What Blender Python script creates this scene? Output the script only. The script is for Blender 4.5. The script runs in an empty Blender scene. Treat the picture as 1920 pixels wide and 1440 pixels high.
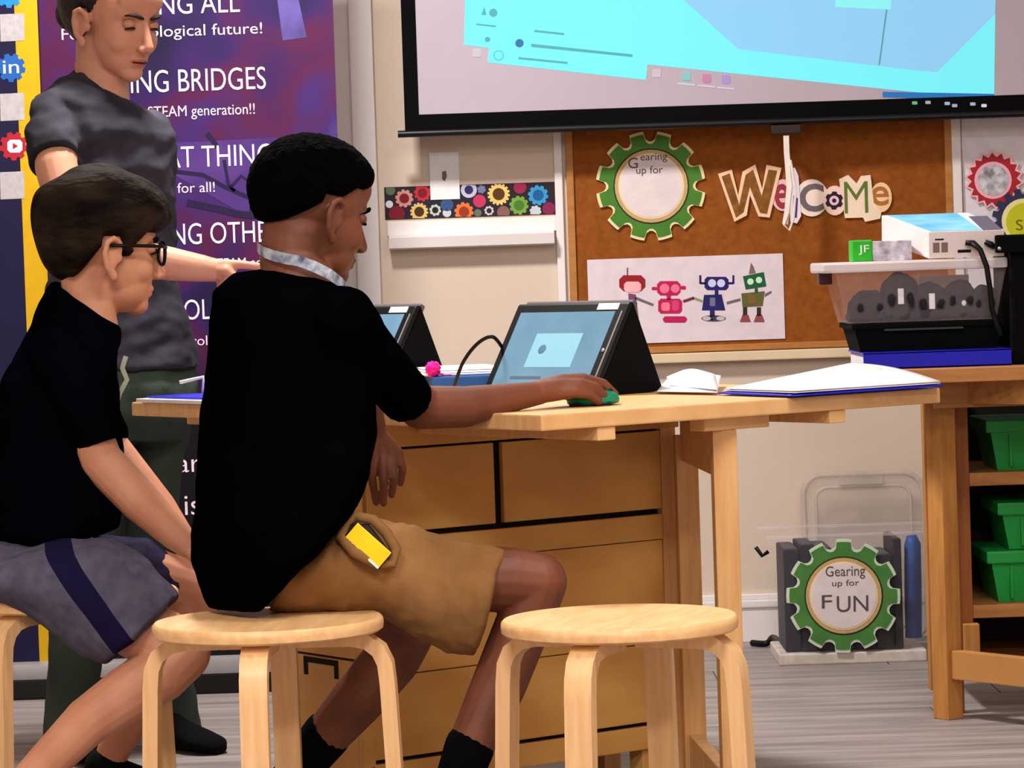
import bpy, bmesh, math, random
from mathutils import Vector, Matrix, noise as mnoise
random.seed(7)
SC = bpy.context.scene
COL = SC.collection
V = Vector

# ------------------------------------------------------------------ camera
FPX = 5900.0            # focal length in pixels of the 1920x1440 frame
CAMZ = 0.97
PITCH = math.atan((720 - 502) / FPX)
ROLL = math.radians(1.9)
cd = bpy.data.cameras.new('camera')
cam = bpy.data.objects.new('camera', cd)
COL.objects.link(cam)
_F = V((0, math.cos(PITCH), -math.sin(PITCH)))
_U0 = V((0, math.sin(PITCH), math.cos(PITCH)))
_R0 = V((1, 0, 0))
_R = _R0 * math.cos(ROLL) - _U0 * math.sin(ROLL)
_U = _U0 * math.cos(ROLL) + _R0 * math.sin(ROLL)
CAMP = V((0, 0, CAMZ))
M = Matrix((( _R.x, _U.x, -_F.x, 0), (_R.y, _U.y, -_F.y, 0), (_R.z, _U.z, -_F.z, CAMZ), (0, 0, 0, 1)))
cam.matrix_world = M
cd.sensor_width = 36.0
cd.lens = 36.0 * FPX / 1920.0
cd.clip_start = 0.05
SC.camera = cam

# ------------------------------------------------------------------ world, lights, exposure
w = bpy.data.worlds.new('world'); SC.world = w; w.use_nodes = True
w.node_tree.nodes['Background'].inputs[0].default_value = (0.9, 0.92, 1.0, 1)
w.node_tree.nodes['Background'].inputs[1].default_value = 0.05
def area(name, loc, size, power, color=(1, 0.95, 0.9), sy=None):
    l = bpy.data.lights.new(name, 'AREA'); l.energy = power; l.size = size; l.color = color
    if sy: l.shape = 'RECTANGLE'; l.size_y = sy
    o = bpy.data.objects.new(name, l); o.location = loc; COL.objects.link(o); return o
area('ceiling_light_front', (-0.55, 6.35, 2.70), 0.32, 72, sy=0.32)
area('ceiling_light_middle', (0.9, 4.0, 2.70), 0.9, 32, sy=0.6)
area('ceiling_light_rear', (-0.8, 2.2, 2.70), 0.9, 62, sy=0.6)
area('added_fill_back', (0.4, 0.2, 2.70), 0.9, 98, sy=0.6)  # added fill from the camera side, brightens the table front and stool legs
SC.view_settings.view_transform = 'Standard'
SC.view_settings.look = 'None'
SC.view_settings.gamma = 1.0
SC.view_settings.use_curve_mapping = False
SC.view_settings.exposure = 0.33

# ------------------------------------------------------------------ pixel -> world helpers (for measuring positions at a known depth)
def P(px, py, Y):
    d = _F + _R * ((px - 960) / FPX) - _U * ((py - 720) / FPX)
    return CAMP + d * (Y / d.y)
def PZ(px, py, z):
    d = _F + _R * ((px - 960) / FPX) - _U * ((py - 720) / FPX)
    return CAMP + d * ((z - CAMZ) / d.z)

# ------------------------------------------------------------------ materials
MATS = {}
def lin(c):
    return tuple(((x / 255) / 12.92 if x / 255 <= 0.04045 else (((x / 255) + 0.055) / 1.055) ** 2.4) for x in c)
def mat(name, rgb, rough=0.6, var=0.12, scale=12.0, stretch=(1, 1, 1), bump=0.0, bscale=200.0, spec=0.3, metal=0.0, emit=None, estr=0.0,
        alpha=1.0, trans=0.0, sheen=0.0, detail=4.0, rgb2=None, sss=0.0):
    if name in MATS: return MATS[name]
    m = bpy.data.materials.new(name); m.use_nodes = True
    nt = m.node_tree; b = nt.nodes['Principled BSDF']
    c = lin(rgb)
    tc = nt.nodes.new('ShaderNodeTexCoord'); mp = nt.nodes.new('ShaderNodeMapping')
    mp.inputs['Scale'].default_value = stretch
    nt.links.new(tc.outputs['Object'], mp.inputs[0])
    n = nt.nodes.new('ShaderNodeTexNoise'); n.inputs['Scale'].default_value = scale; n.inputs['Detail'].default_value = detail
    nt.links.new(mp.outputs[0], n.inputs['Vector'])
    r = nt.nodes.new('ShaderNodeValToRGB')
    c2 = lin(rgb2) if rgb2 else tuple(min(1, x * (1 + var)) for x in c)
    c1 = c if rgb2 else tuple(x * (1 - var) for x in c)
    r.color_ramp.elements[0].position = 0.32; r.color_ramp.elements[1].position = 0.68
    r.color_ramp.elements[0].color = (*c1, 1); r.color_ramp.elements[1].color = (*c2, 1)
    nt.links.new(n.outputs['Fac'], r.inputs[0])
    nt.links.new(r.outputs[0], b.inputs['Base Color'])
    b.inputs['Roughness'].default_value = rough
    b.inputs['Specular IOR Level'].default_value = spec
    b.inputs['Metallic'].default_value = metal
    b.inputs['Alpha'].default_value = alpha
    b.inputs['Transmission Weight'].default_value = trans
    if sheen: b.inputs['Sheen Weight'].default_value = sheen
    if sss:
        b.inputs['Subsurface Weight'].default_value = sss; b.inputs['Subsurface Radius'].default_value = (0.02, 0.008, 0.004)
        b.inputs['Subsurface Scale'].default_value = 0.3
    if emit is not None:
        b.inputs['Emission Color'].default_value = (*lin(emit), 1); b.inputs['Emission Strength'].default_value = estr
    if bump:
        n2 = nt.nodes.new('ShaderNodeTexNoise'); n2.inputs['Scale'].default_value = bscale; n2.inputs['Detail'].default_value = 3
        nt.links.new(mp.outputs[0], n2.inputs['Vector'])
        bp = nt.nodes.new('ShaderNodeBump'); bp.inputs['Strength'].default_value = bump; bp.inputs['Distance'].default_value = 0.01
        nt.links.new(n2.outputs['Fac'], bp.inputs['Height']); nt.links.new(bp.outputs[0], b.inputs['Normal'])
    MATS[name] = m
    return m
def flat(name, rgb, rough=0.7, **k): return mat(name, rgb, rough, var=0.05, scale=30, **k)

BIRCH = mat('birch', (230, 184, 128), 0.45, rgb2=(212, 160, 102), scale=9, stretch=(1.5, 9, 1.5), spec=0.35, detail=6)
BIRCHV = mat('birch_vertical', (224, 176, 118), 0.45, rgb2=(206, 152, 94), scale=9, stretch=(8, 8, 0.8), spec=0.35, detail=6)
STOOLW = mat('stool_birch', (238, 194, 140), 0.4, rgb2=(222, 172, 116), scale=8, stretch=(1.2, 7, 7), spec=0.4, detail=6)
STOOLL = mat('stool_leg_birch', (238, 194, 142), 0.4, rgb2=(222, 174, 120), scale=8, stretch=(12, 12, 0.8), spec=0.4, detail=6)
PANEL = mat('drawer_birch', (216, 164, 90), 0.5, rgb2=(198, 142, 72), scale=5, stretch=(1, 1, 2.2), spec=0.3, detail=5)
PINE = mat('bench_pine', (196, 138, 74), 0.5, rgb2=(170, 112, 54), scale=8, stretch=(8, 8, 0.9), spec=0.3, detail=5)
PINEH = mat('bench_pine_rail', (190, 132, 76), 0.5, rgb2=(164, 110, 58), scale=8, stretch=(0.9, 8, 8), spec=0.3, detail=5)
GAP = flat('dark_gap', (14, 9, 6), 0.9)
WALL = mat('wall_paint', (214, 196, 180), 0.8, var=0.03, scale=3, bump=0.05, bscale=150)
WHITE = mat('white_trim_paint', (232, 226, 226), 0.5, var=0.02, scale=5)
FLOORB = flat('floor_base', (95, 90, 88), 0.8)
PLANK = mat('grey_plank', (122, 114, 112), 0.45, rgb2=(168, 158, 156), scale=3.0, stretch=(0.7, 7, 1), spec=0.3, detail=7)
CORK = mat('cork', (150, 86, 34), 0.9, rgb2=(134, 73, 27), scale=60, bump=0.15, bscale=300, spec=0.1)
CORKF = mat('cork_frame_wood', (186, 128, 66), 0.5, rgb2=(166, 108, 52), scale=10, stretch=(1, 1, 6))
LEDGE = mat('ledge_beige', (222, 200, 168), 0.6, var=0.05)
BLACK = flat('black_plastic', (6, 6, 8), 0.5, spec=0.2)
BLACKM = flat('black_matte', (5, 5, 6), 0.9, spec=0.1)
SKIN1 = mat('skin_deep_brown', (118, 66, 44), 0.55, rgb2=(98, 52, 34), scale=14, spec=0.4, sss=0.05)
SKIN2 = mat('skin_light', (206, 146, 116), 0.55, rgb2=(192, 128, 98), scale=14, spec=0.35, sss=0.08)
SKIN3 = mat('skin_fair', (200, 146, 120), 0.55, rgb2=(184, 126, 100), scale=12, spec=0.35, sss=0.08)
SHIRT1 = mat('black_tshirt', (3, 3, 5), 1.0, var=0.2, bump=0.2, bscale=30, spec=0.0)
SHIRT2 = mat('navy_tshirt', (4, 4, 9), 1.0, var=0.2, bump=0.2, bscale=30, spec=0.0)
SHIRT3 = mat('charcoal_tshirt', (26, 25, 32), 0.85, rgb2=(66, 64, 76), scale=6, bump=0.6, bscale=14, spec=0.15)  # paler tone paints highlights of the folds into the charcoal
KHAKI = mat('khaki_twill', (146, 106, 66), 0.9, rgb2=(122, 86, 50), scale=9, bump=0.35, bscale=22, spec=0.1)
HAIRB = mat('black_hair', (3, 2.5, 2.5), 1.0, var=0.3, bump=0.8, bscale=160, spec=0.02)
HAIR2 = mat('dark_brown_hair', (9, 6, 5), 0.7, rgb2=(46, 34, 26), scale=14, stretch=(.5, 1, 1.6), bump=0.7, bscale=45, spec=0.04)
HAIR3 = mat('brown_hair', (14, 9, 8), 0.6, rgb2=(34, 22, 18), scale=30, bump=0.5, bscale=70, spec=0.3)
SOCK = mat('black_sock', (4, 4, 5), 0.95, var=0.2, bump=0.2, bscale=120, spec=0.05)
TROUS = mat('dark_green_trousers', (66, 78, 70), 0.9, rgb2=(48, 58, 52), scale=8, bump=0.3, bscale=25, spec=0.1)
PAPER = flat('white_paper', (236, 234, 236), 0.7)
BLUEF = flat('blue_folder', (28, 34, 190), 0.35)
TXT = flat('banner_lettering', (244, 224, 244), 0.6)
YELL = flat('yellow_print', (206, 162, 6), 0.6)

# ------------------------------------------------------------------ mesh builder
class MB:
    def __init__(s): s.v = []; s.f = []
    def add(s, vs, fs):
        o = len(s.v); s.v += [V(x) for x in vs]; s.f += [tuple(i + o for i in q) for q in fs]; return s
    def box(s, x0, x1, y0, y1, z0, z1, bev=0.0, mx=None):
        if bev > 0:
            bm = bmesh.new(); bmesh.ops.create_cube(bm, size=1)
            for vv in bm.verts: vv.co = V(((vv.co.x + .5) * (x1 - x0) + x0, (vv.co.y + .5) * (y1 - y0) + y0, (vv.co.z + .5) * (z1 - z0) + z0))
            bmesh.ops.bevel(bm, geom=list(bm.edges), offset=bev, segments=2, profile=0.6, affect='EDGES')
            bm.verts.index_update()
            vs = [vv.co.copy() for vv in bm.verts]; fs = [[l.index for l in f.verts] for f in bm.faces]; bm.free()
        else:
            vs = [V((x, y, z)) for z in (z0, z1) for y in (y0, y1) for x in (x0, x1)]
            fs = [(0, 2, 3, 1), (4, 5, 7, 6), (0, 1, 5, 4), (2, 6, 7, 3), (0, 4, 6, 2), (1, 3, 7, 5)]
        if mx is not None: vs = [mx @ x for x in vs]
        return s.add(vs, fs)
    def hexa(s, p):   # 8 points: bottom 4 (ccw) then top 4
        return s.add(p, [(3, 2, 1, 0), (4, 5, 6, 7), (0, 1, 5, 4), (1, 2, 6, 5), (2, 3, 7, 6), (3, 0, 4, 7)])
    def loft(s, rings, cap=True, closed=False):
        n = len(rings[0]); o = len(s.v)
        for r in rings: s.v += [V(x) for x in r]
        m = len(rings)
        for i in range(m if closed else m - 1):
            a = o + i * n; b = o + ((i + 1) % m) * n
            for j in range(n): s.f.append((a + j, a + (j + 1) % n, b + (j + 1) % n, b + j))
        if cap and not closed:
            s.f.append(tuple(o + j for j in reversed(range(n)))); s.f.append(tuple(o + (m - 1) * n + j for j in range(n)))
        return s
    def ering(s, c, a, b, n=20): return [c + a * math.cos(2 * math.pi * k / n) + b * math.sin(2 * math.pi * k / n) for k in range(n)]
    def tube(s, pts, r, n=8, closed=False):
        pts = [V(p) for p in pts]; rings = []; prev = None
        for i, p in enumerate(pts):
            if closed: t = pts[(i + 1) % len(pts)] - pts[i - 1]
            else: t = pts[min(i + 1, len(pts) - 1)] - pts[max(i - 1, 0)]
            t.normalize()
            if prev is None:
                a = t.orthogonal().normalized()
            else:
                a = prev - t * prev.dot(t)
                a = a.normalized() if a.length > 1e-6 else t.orthogonal().normalized()
            prev = a; b = t.cross(a)
            rr = r[i] if isinstance(r, (list, tuple)) else r
            rings.append(s.ering(p, a * rr, b * rr, n))
        return s.loft(rings, closed=closed)
    def ball(s, c, r, ax=None, n=20, m=12):
        c = V(c)
        if not isinstance(r, (list, tuple)): r = (r, r, r)
        ax = ax or (V((1, 0, 0)), V((0, 1, 0)), V((0, 0, 1)))
        vs = [c + ax[2] * r[2]]; fs = []
        for i in range(1, m):
            t = math.pi * i / m
            for j in range(n):
                p = 2 * math.pi * j / n
                vs.append(c + ax[0] * (r[0] * math.sin(t) * math.cos(p)) + ax[1] * (r[1] * math.sin(t) * math.sin(p)) + ax[2] * (r[2] * math.cos(t)))
        vs.append(c - ax[2] * r[2])
        for j in range(n): fs.append((0, 1 + j, 1 + (j + 1) % n))
        for i in range(m - 2):
            for j in range(n):
                a = 1 + i * n + j; b = 1 + i * n + (j + 1) % n
                fs.append((a, a + n, b + n, b))
        last = len(vs) - 1; a0 = 1 + (m - 2) * n
        for j in range(n): fs.append((a0 + j, last, a0 + (j + 1) % n))
        return s.add(vs, fs)
    def chain(s, pr, n=16, cut=False):   # tapered limb: balls at the joints, cones between; cut = flat end (sleeve)
        for p, r in (pr[:-1] if cut else pr): s.ball(p, r, n=n, m=10)
        for (p, r), (q, t) in zip(pr[:-1], pr[1:]):
            d = (q - p)
            if d.length < 1e-5: continue
            d.normalize(); a = d.orthogonal().normalized(); b = d.cross(a)
            s.loft([s.ering(p, a * r, b * r, n), s.ering(q, a * t, b * t, n)])
        return s
    def prism(s, poly, o, ax, ay, t):    # 2-D polygon extruded by vector t
        a = [o + ax * x + ay * y for x, y in poly]; b = [p + t for p in a]; n = len(a)
        return s.add(a + b, [tuple(reversed(range(n))), tuple(range(n, 2 * n))] + [(i, (i + 1) % n, n + (i + 1) % n, n + i) for i in range(n)])
    def mesh(s, name):
        me = bpy.data.meshes.new(name); me.from_pydata([tuple(x) for x in s.v], [], s.f); me.validate()
        bm = bmesh.new(); bm.from_mesh(me); bmesh.ops.recalc_face_normals(bm, faces=bm.faces[:]); bm.to_mesh(me); bm.free()
        return me
    def build(s, name, m, parent=None, smooth=False, local=False): return put(name, s.mesh(name), m, parent, smooth, local)

def wmat(o):
    return wmat(o.parent) @ o.matrix_parent_inverse @ o.matrix_basis if o.parent else o.matrix_basis.copy()
def put(name, me, m, parent=None, smooth=False, local=False):
    o = bpy.data.objects.new(name, me); COL.objects.link(o)
    me.materials.clear(); me.materials.append(m)
    if smooth is True:
        for p in me.polygons: p.use_smooth = True
    elif smooth == 'auto':
        bm = bmesh.new(); bm.from_mesh(me)
        for f in bm.faces: f.smooth = True
        for e in bm.edges:
            if len(e.link_faces) == 2 and e.calc_face_angle(0) > 0.7: e.smooth = False
        bm.to_mesh(me); bm.free()
    if parent is not None:
        o.parent = parent
        if not local: o.matrix_parent_inverse = wmat(parent).inverted()
    elif not local:
        xs = [v.co.copy() for v in me.vertices]
        c = V(((min(p.x for p in xs) + max(p.x for p in xs)) / 2, (min(p.y for p in xs) + max(p.y for p in xs)) / 2, min(p.z for p in xs)))
        me.transform(Matrix.Translation(-c)); o.location = c
    return o
def tag(o, label=None, cat=None, group=None, kind=None):
    if label: o['label'] = label
    if cat: o['category'] = cat
    if group: o['group'] = group
    if kind: o['kind'] = kind
    return o
def thing(name, label, cat, loc, rz=0, group=None):
    o = bpy.data.objects.new(name, None); o.empty_display_size = 0.1; COL.objects.link(o)
    o.location = loc; o.rotation_euler = (0, 0, rz); o.matrix_basis = Matrix.Translation(V(loc)) @ Matrix.Rotation(rz, 4, 'Z')
    return tag(o, label, cat, group)
def copy_tree(o, parent=None):
    c = o.copy(); COL.objects.link(c); c.parent = parent
    if parent is not None: c.matrix_parent_inverse = o.matrix_parent_inverse.copy()
    for ch in list(o.children): copy_tree(ch, c)
    return c
def struct(name, b, m, parent=None, smooth=False, label=None):
    o = b.build(name, m, parent, smooth); tag(o, label, None, None, 'structure'); return o
def remesh(b, voxel, smooth=3, disp=None):
    me = b.mesh('tmp'); o = bpy.data.objects.new('tmp', me); COL.objects.link(o)
    r = o.modifiers.new('r', 'REMESH'); r.mode = 'VOXEL'; r.voxel_size = voxel
    if smooth:
        q = o.modifiers.new('s', 'SMOOTH'); q.factor = 0.5; q.iterations = smooth
    bpy.context.view_layer.update()
    dg = bpy.context.evaluated_depsgraph_get()
    nm = bpy.data.meshes.new_from_object(o.evaluated_get(dg))
    bpy.data.objects.remove(o); bpy.data.meshes.remove(me)
    if disp:
        nm.update()
        ns = [v.normal.copy() for v in nm.vertices]
        for v, n in zip(nm.vertices, ns): v.co += n * disp(v.co)
    return nm
def text_mesh(body, offset=0.0, extrude=0.0):
    cu = bpy.data.curves.new('t', 'FONT'); cu.body = body; cu.size = 1; cu.offset = offset; cu.extrude = extrude; cu.resolution_u = 4
    o = bpy.data.objects.new('t', cu); COL.objects.link(o); bpy.context.view_layer.update()
    me = bpy.data.meshes.new_from_object(o.evaluated_get(bpy.context.evaluated_depsgraph_get()))
    bpy.data.objects.remove(o); bpy.data.curves.remove(cu)
    return me
def wall_text(name, body, px0, px1, pyb, pyt, Y, m, parent, offset=0.0, thick=0.0006, lean=0.0):
    """lettering on a plane facing the room at depth Y, filling the measured box"""
    me = text_mesh(body, offset, 0.001)
    a = P(px0, pyb, Y); bq = P(px1, pyb, Y); t = P(px0, pyt, Y)
    xs = [v.co.x for v in me.vertices]; ys = [v.co.y for v in me.vertices]
    x0, x1 = min(xs), max(xs)
    desc = any(ch in 'gjpqy' for ch in body)
    y0 = 0.0 if desc else min(ys); y1 = max(ys)
    W = (bq - a).length; H = abs(t.z - a.z)
    for v in me.vertices:
        u = (v.co.x - x0) / (x1 - x0) * W; h = (v.co.y - y0) / (y1 - y0) * H
        v.co = V((a.x + u + lean * h, Y - (thick if v.co.z > 0 else 0), a.z + h))
    return put(name, me, m, parent)
def sheet(name, poly, Y, m, parent=None, t=0.0008):   # thin printed shape from measured corners on a plane at depth Y
    b = MB(); pts = [P(x, y, Y) for x, y in poly]; n = len(pts)
    b.add(pts + [p + V((0, -t, 0)) for p in pts], [tuple(reversed(range(n))), tuple(range(n, 2 * n))] + [(i, (i + 1) % n, n + (i + 1) % n, n + i) for i in range(n)])
    return b.build(name, m, parent)
def spline(pts):
    q = [V(p) for p in pts]; out = []
    for i in range(len(q) - 1):
        p0 = q[max(i - 1, 0)]; p1 = q[i]; p2 = q[i + 1]; p3 = q[min(i + 2, len(q) - 1)]
        for k in range(6):
            s_ = k / 6; out.append(.5 * ((2 * p1) + (p2 - p0) * s_ + (2 * p0 - 5 * p1 + 4 * p2 - p3) * s_ ** 2 + (3 * p1 - p0 - 3 * p2 + p3) * s_ ** 3))
    return out + [q[-1]]
def wbox(x0, x1, y0, y1, Ya, Yb):     # world-aligned box whose front face has the measured pixel edges (x of mid height, y of mid width)
    xm = (x0 + x1) / 2; ym = (y0 + y1) / 2
    return P(x0, ym, Ya).x, P(x1, ym, Ya).x, Ya, Yb, P(xm, y1, Ya).z, P(xm, y0, Ya).z
def disc_poly(cx, cy, r, n=28, ry=None): return [(cx + r * math.cos(2 * math.pi * k / n), cy + (ry or r) * math.sin(2 * math.pi * k / n)) for k in range(n)]
def gear_poly(cx, cy, r, teeth, notch, rot=0.0, sharp=False):
    pts = []
    for k in range(teeth):
        a0 = 2 * math.pi * k / teeth + rot; st = 2 * math.pi / teeth
        if sharp:
            pts += [(cx + r * math.cos(a0), cy + r * math.sin(a0)), (cx + (r - notch) * math.cos(a0 + st * .5), cy + (r - notch) * math.sin(a0 + st * .5))]
            continue
        for q in (0.0, 0.17, 0.34, 0.5): pts.append((cx + r * math.cos(a0 + st * q), cy + r * math.sin(a0 + st * q)))
        for q in (0.56, 0.68, 0.82, 0.94):
            rr = r - notch * (0.75 if q in (0.56, 0.94) else 1.0)
            pts.append((cx + rr * math.cos(a0 + st * q), cy + rr * math.sin(a0 + st * q)))
    return pts

# ================================================================== STRUCTURE
YW = 7.97
fl = struct('floor', MB().box(-3.2, 3.2, -1.0, YW + 0.1, -0.08, -0.004), FLOORB)
pm = MB().box(0, 1.215, 0, 0.176, -0.004, 0.0, bev=0.0012).mesh('plank'); first = True
pm.materials.append(PLANK)
for i in range(40):
    y = 0.845 + i * 0.178
    x = -3.199; ln = (0.75, 1.218, 0.42, 0.98, 0.6)[i % 5]      # staggered first board of the row
    while x < 3.19:
        ln = min(ln, 3.199 - x)
        o = bpy.data.objects.new('plank', pm); COL.objects.link(o)
        o.location = (x, y, 0); o.scale.x = ln / 1.218; o.parent = fl; o.matrix_parent_inverse = wmat(fl).inverted()
        x += ln; ln = 1.218
wb = struct('wall_back', MB().box(-3.2, 3.2, YW, YW + 0.1, 0, 2.8), WALL)
struct('wall_left', MB().box(-3.3, -3.2, -1, YW, 0, 2.8), WALL)
struct('wall_right', MB().box(3.2, 3.3, -1, YW, 0, 2.8), WALL)
struct('wall_front', MB().box(-3.2, 3.2, -1.1, -1, 0, 2.8), WALL)
struct('ceiling', MB().box(-3.2, 3.2, -1, YW, 2.8, 2.88), WHITE)
b = MB(); b.box(-3.2, 3.2, YW - 0.014, YW, 0, 0.088, 0.003); b.box(-3.2, 3.2, YW - 0.020, YW, 0.088, 0.108, 0.004); b.box(-3.2, 3.2, YW - 0.012, YW, 0.108, 0.122, 0.003)
struct('baseboard_back', b, WHITE)
# white upright casing right of the banner
x0, x1, *_ = wbox(655, 706, 0, 560, YW, YW)
b = MB(); b.box(x0 - 0.03, x0 + 0.012, YW - 0.02, YW, 0.12, 2.8, 0.003); b.box(x0 + 0.010, x1, YW - 0.032, YW, 0.12, 2.8, 0.004)
struct('trim_1', b, WHITE)
x0, x1, *_ = wbox(1041, 1056, 200, 560, YW, YW)
struct('trim_2', MB().box(x0, x1, YW - 0.015, YW, P(1050, 665, YW).z, 2.3, 0.003), WHITE)
x0, x1, *_ = wbox(1790, 1803, 200, 560, YW, YW)
struct('trim_3', MB().box(x0 - 0.012, x1, YW - 0.018, YW, P(1790, 665, YW).z, 2.3, 0.003), WHITE)

# ================================================================== WALL THINGS
# --- white board right of the cork board
x0 = P(1806, 400, YW).x
wbd = thing('wall_board', 'pale lilac wall panel right of the cork board behind the red gear', 'board', (x0 + 0.5, YW - 0.01, 0.75))
MB().box(x0, x0 + 1.0, YW - 0.008, YW - 0.0005, 0.75, 2.3, 0.002).build('panel', flat('pale_panel', (226, 220, 230), 0.5), wbd)
# --- cork board
X0, X1 = P(1064, 400, YW).x, P(1786, 400, YW).x; Z0 = P(1400, 656, YW).z
cb = thing('cork_board', 'brown cork notice board with thin wooden frame below the projection screen', 'notice board', ((X0 + X1) / 2, YW, Z0))
MB().box(X0 + 0.005, X1 - 0.005, YW - 0.010, YW - 0.0005, Z0 + 0.005, 1.62).build('cork_panel', CORK, cb)
for a, c in ((X0, X0 + 0.018), (X1 - 0.018, X1)): MB().box(a, c, YW - 0.02, YW - 0.0005, Z0, 1.63, 0.002).build('frame_upright', CORKF, cb)
MB().box(X0, X1, YW - 0.02, YW - 0.0005, Z0, Z0 + 0.016, 0.002).build('frame_rail', CORKF, cb)
MB().box(X0, X1, YW - 0.02, YW - 0.0005, 1.615, 1.632, 0.002).build('frame_rail', CORKF, cb)
b = MB().box(X0, X1, YW - 0.035, YW - 0.0005, Z0 - 0.026, Z0 - 0.002, 0.003)
tag(b.build('wall_ledge', LEDGE), 'pale beige wooden ledge running along the bottom of the cork board', 'ledge')

# --- gear cut-outs, drawn in pixels at the wall and given thickness
def gear_card(name, label, cx, cy, r, teeth, notch, Y, green, rot, rim, inner, words):
    base = P(cx, cy + r, Y)
    t = thing(name, label, 'decoration', (base.x, Y, base.z))
    sheet('backing', gear_poly(cx, cy, r, teeth, notch, rot), Y, flat('gear_cream' + name, rim), t, 0.003)
    sheet('gear_face', gear_poly(cx, cy, r * .945, teeth, notch * .95, rot), Y - 0.003, green, t, 0.0012)
    sheet('dark_ring', disc_poly(cx + 1, cy, r * .69, 36), Y - 0.0042, flat('gear_dark', (40, 44, 20)), t, 0.0006)
    sheet('tan_ring', disc_poly(cx + 1, cy, r * .665, 36), Y - 0.0048, flat('gear_tan', (196, 166, 116)), t, 0.0008)
    sheet('cream_ring', disc_poly(cx + 1, cy, r * .60, 36), Y - 0.0056, flat('gear_pale', (240, 214, 170)), t, 0.0006)
    sheet('white_disc', disc_poly(cx + 1, cy, r * .57, 36), Y - 0.0062, flat('gear_white', (226, 214, 216)), t, 0.0006)
    for (s_, a, c, d, e) in words: wall_text('lettering', s_, a, c, d, e, Y - 0.0068, flat('ink_grey', (88, 76, 84)), t, lean=0.02)
    return t
GREEN = mat('gear_green', (72, 132, 34), 0.6, rgb2=(60, 118, 40), scale=20)
gear_card('gear_cutout', 'large green gear cut-out with white centre pinned on the cork board', 1220, 349, 103, 12, 19, YW - 0.014, GREEN, 0.12, (232, 220, 170), 0,
          [('G', 1178, 1196, 316, 296), ('earing', 1201, 1251, 301, 288), ('up for', 1193, 1243, 326, 312)])
GREEN2 = mat('gear_green_two', (78, 138, 62), 0.6, rgb2=(66, 122, 56), scale=20)
# --- red and blue gears on the panel
t = thing('red_gear_cutout', 'small red toothed gear cut-out on the pale panel above the projector', 'decoration', (P(1865, 390, YW).x, YW - 0.012, P(1865, 390, YW).z))
Yg = YW - 0.013
sheet('backing', gear_poly(1864, 337, 56, 18, 9, .1, True), Yg, flat('gear_pink', (240, 190, 196)), t, 0.003)
sheet('gear_face', gear_poly(1864, 337, 51, 18, 9, .1, True), Yg - 0.003, flat('gear_red', (170, 34, 46)), t, 0.001)
sheet('pink_ring', disc_poly(1862, 338, 35), Yg - 0.004, flat('gear_pink2', (240, 176, 196)), t, 0.0006)
sheet('photo_disc', disc_poly(1862, 338, 29), Yg - 0.0046, mat('photo_grey', (120, 122, 128), 0.4, rgb2=(226, 222, 232), scale=45), t, 0.0006)
t = thing('blue_gear_cutout', 'dark blue gear cut-out with yellow green centre at the right edge', 'decoration', (P(1915, 460, YW).x, YW - 0.012, P(1915, 460, YW).z))
Yg = YW - 0.0165
sheet('gear_face', gear_poly(1918, 412, 58, 16, 10, .1), Yg, flat('gear_navy', (46, 46, 84)), t, 0.003)
sheet('cream_ring', disc_poly(1920, 414, 42), Yg - 0.003, flat('gear_cream3', (236, 226, 160)), t, 0.0008)
sheet('lime_disc', disc_poly(1922, 416, 36), Yg - 0.0038, flat('gear_lime', (196, 200, 30)), t, 0.0008)
wall_text('lettering', 'S', 1905, 1918, 432, 412, Yg - 0.0047, flat('ink_olive', (110, 100, 20)), t)

# --- WELCOME letters
t = thing('welcome_sign', 'Welcome lettering cut-out in mixed coloured letters on the cork board', 'sign', (P(1510, 415, YW).x, YW - 0.012, P(1510, 415, YW).z))
Yl = YW - 0.013
def letter(nm, outer, inner, colr, rim=(244, 206, 170), z=0.0):
    bk = sheet('letter_' + nm + '_backing', outer, Yl - z, flat('letter_rim_%d%d%d' % rim, rim), t, 0.003)
    for q in inner:
        if isinstance(q[0], str): wall_text('letter_face', q[0], q[1], q[2], q[3], q[4], Yl - z - 0.0032, colr, t, offset=q[5] if len(q) > 5 else 0.0)
        else: sheet('letter_face', q, Yl - z - 0.003, colr, t, 0.0008)
Wb = [(1346, 326), (1372, 318), (1384, 366), (1392, 322), (1416, 308), (1429, 354), (1437, 309), (1465, 315), (1443, 408), (1422, 406), (1406, 366), (1400, 404), (1377, 416)]
Wi = [(1353, 331), (1368, 325), (1386, 384), (1398, 328), (1412, 318), (1428, 368), (1441, 318), (1457, 320), (1438, 401), (1425, 399), (1406, 350), (1394, 398), (1380, 408)]
letter('w', Wb, [Wi], mat('letter_wood', (150, 96, 24), 0.6, rgb2=(110, 66, 18), scale=60), z=0.002)
letter('e', disc_poly(1468, 366, 22, 22, 30), [('e', 1453, 1480, 392, 345, 0.02)], flat('letter_red', (160, 50, 66)), (240, 196, 206))
letter('l', [(1478, 318), (1490, 314), (1497, 330), (1502, 405), (1494, 419), (1482, 416), (1480, 370)], [[(1488, 366), (1496, 372), (1494, 408), (1487, 408)]], flat('letter_navy', (60, 60, 110)), (236, 222, 240), z=0.002)
letter('c', disc_poly(1522, 371, 31, 24, 35), [('C', 1500, 1546, 398, 345, 0.03)], flat('letter_grey', (112, 100, 108)), (246, 226, 216))
letter('o', disc_poly(1565, 376, 22, 22, 28), [gear_poly(1564, 376, 17, 6, 3, .3), ], flat('letter_plum', (40, 22, 40)), (246, 214, 200), z=0.0015)
sheet('letter_hole', disc_poly(1564, 376, 9), Yl - 0.0055, flat('letter_hole', (230, 200, 215)), t, 0.0006)
sheet('letter_pupil', disc_poly(1564, 376, 4), Yl - 0.0062, flat('letter_plum', (40, 22, 40)), t, 0.0006)
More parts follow.
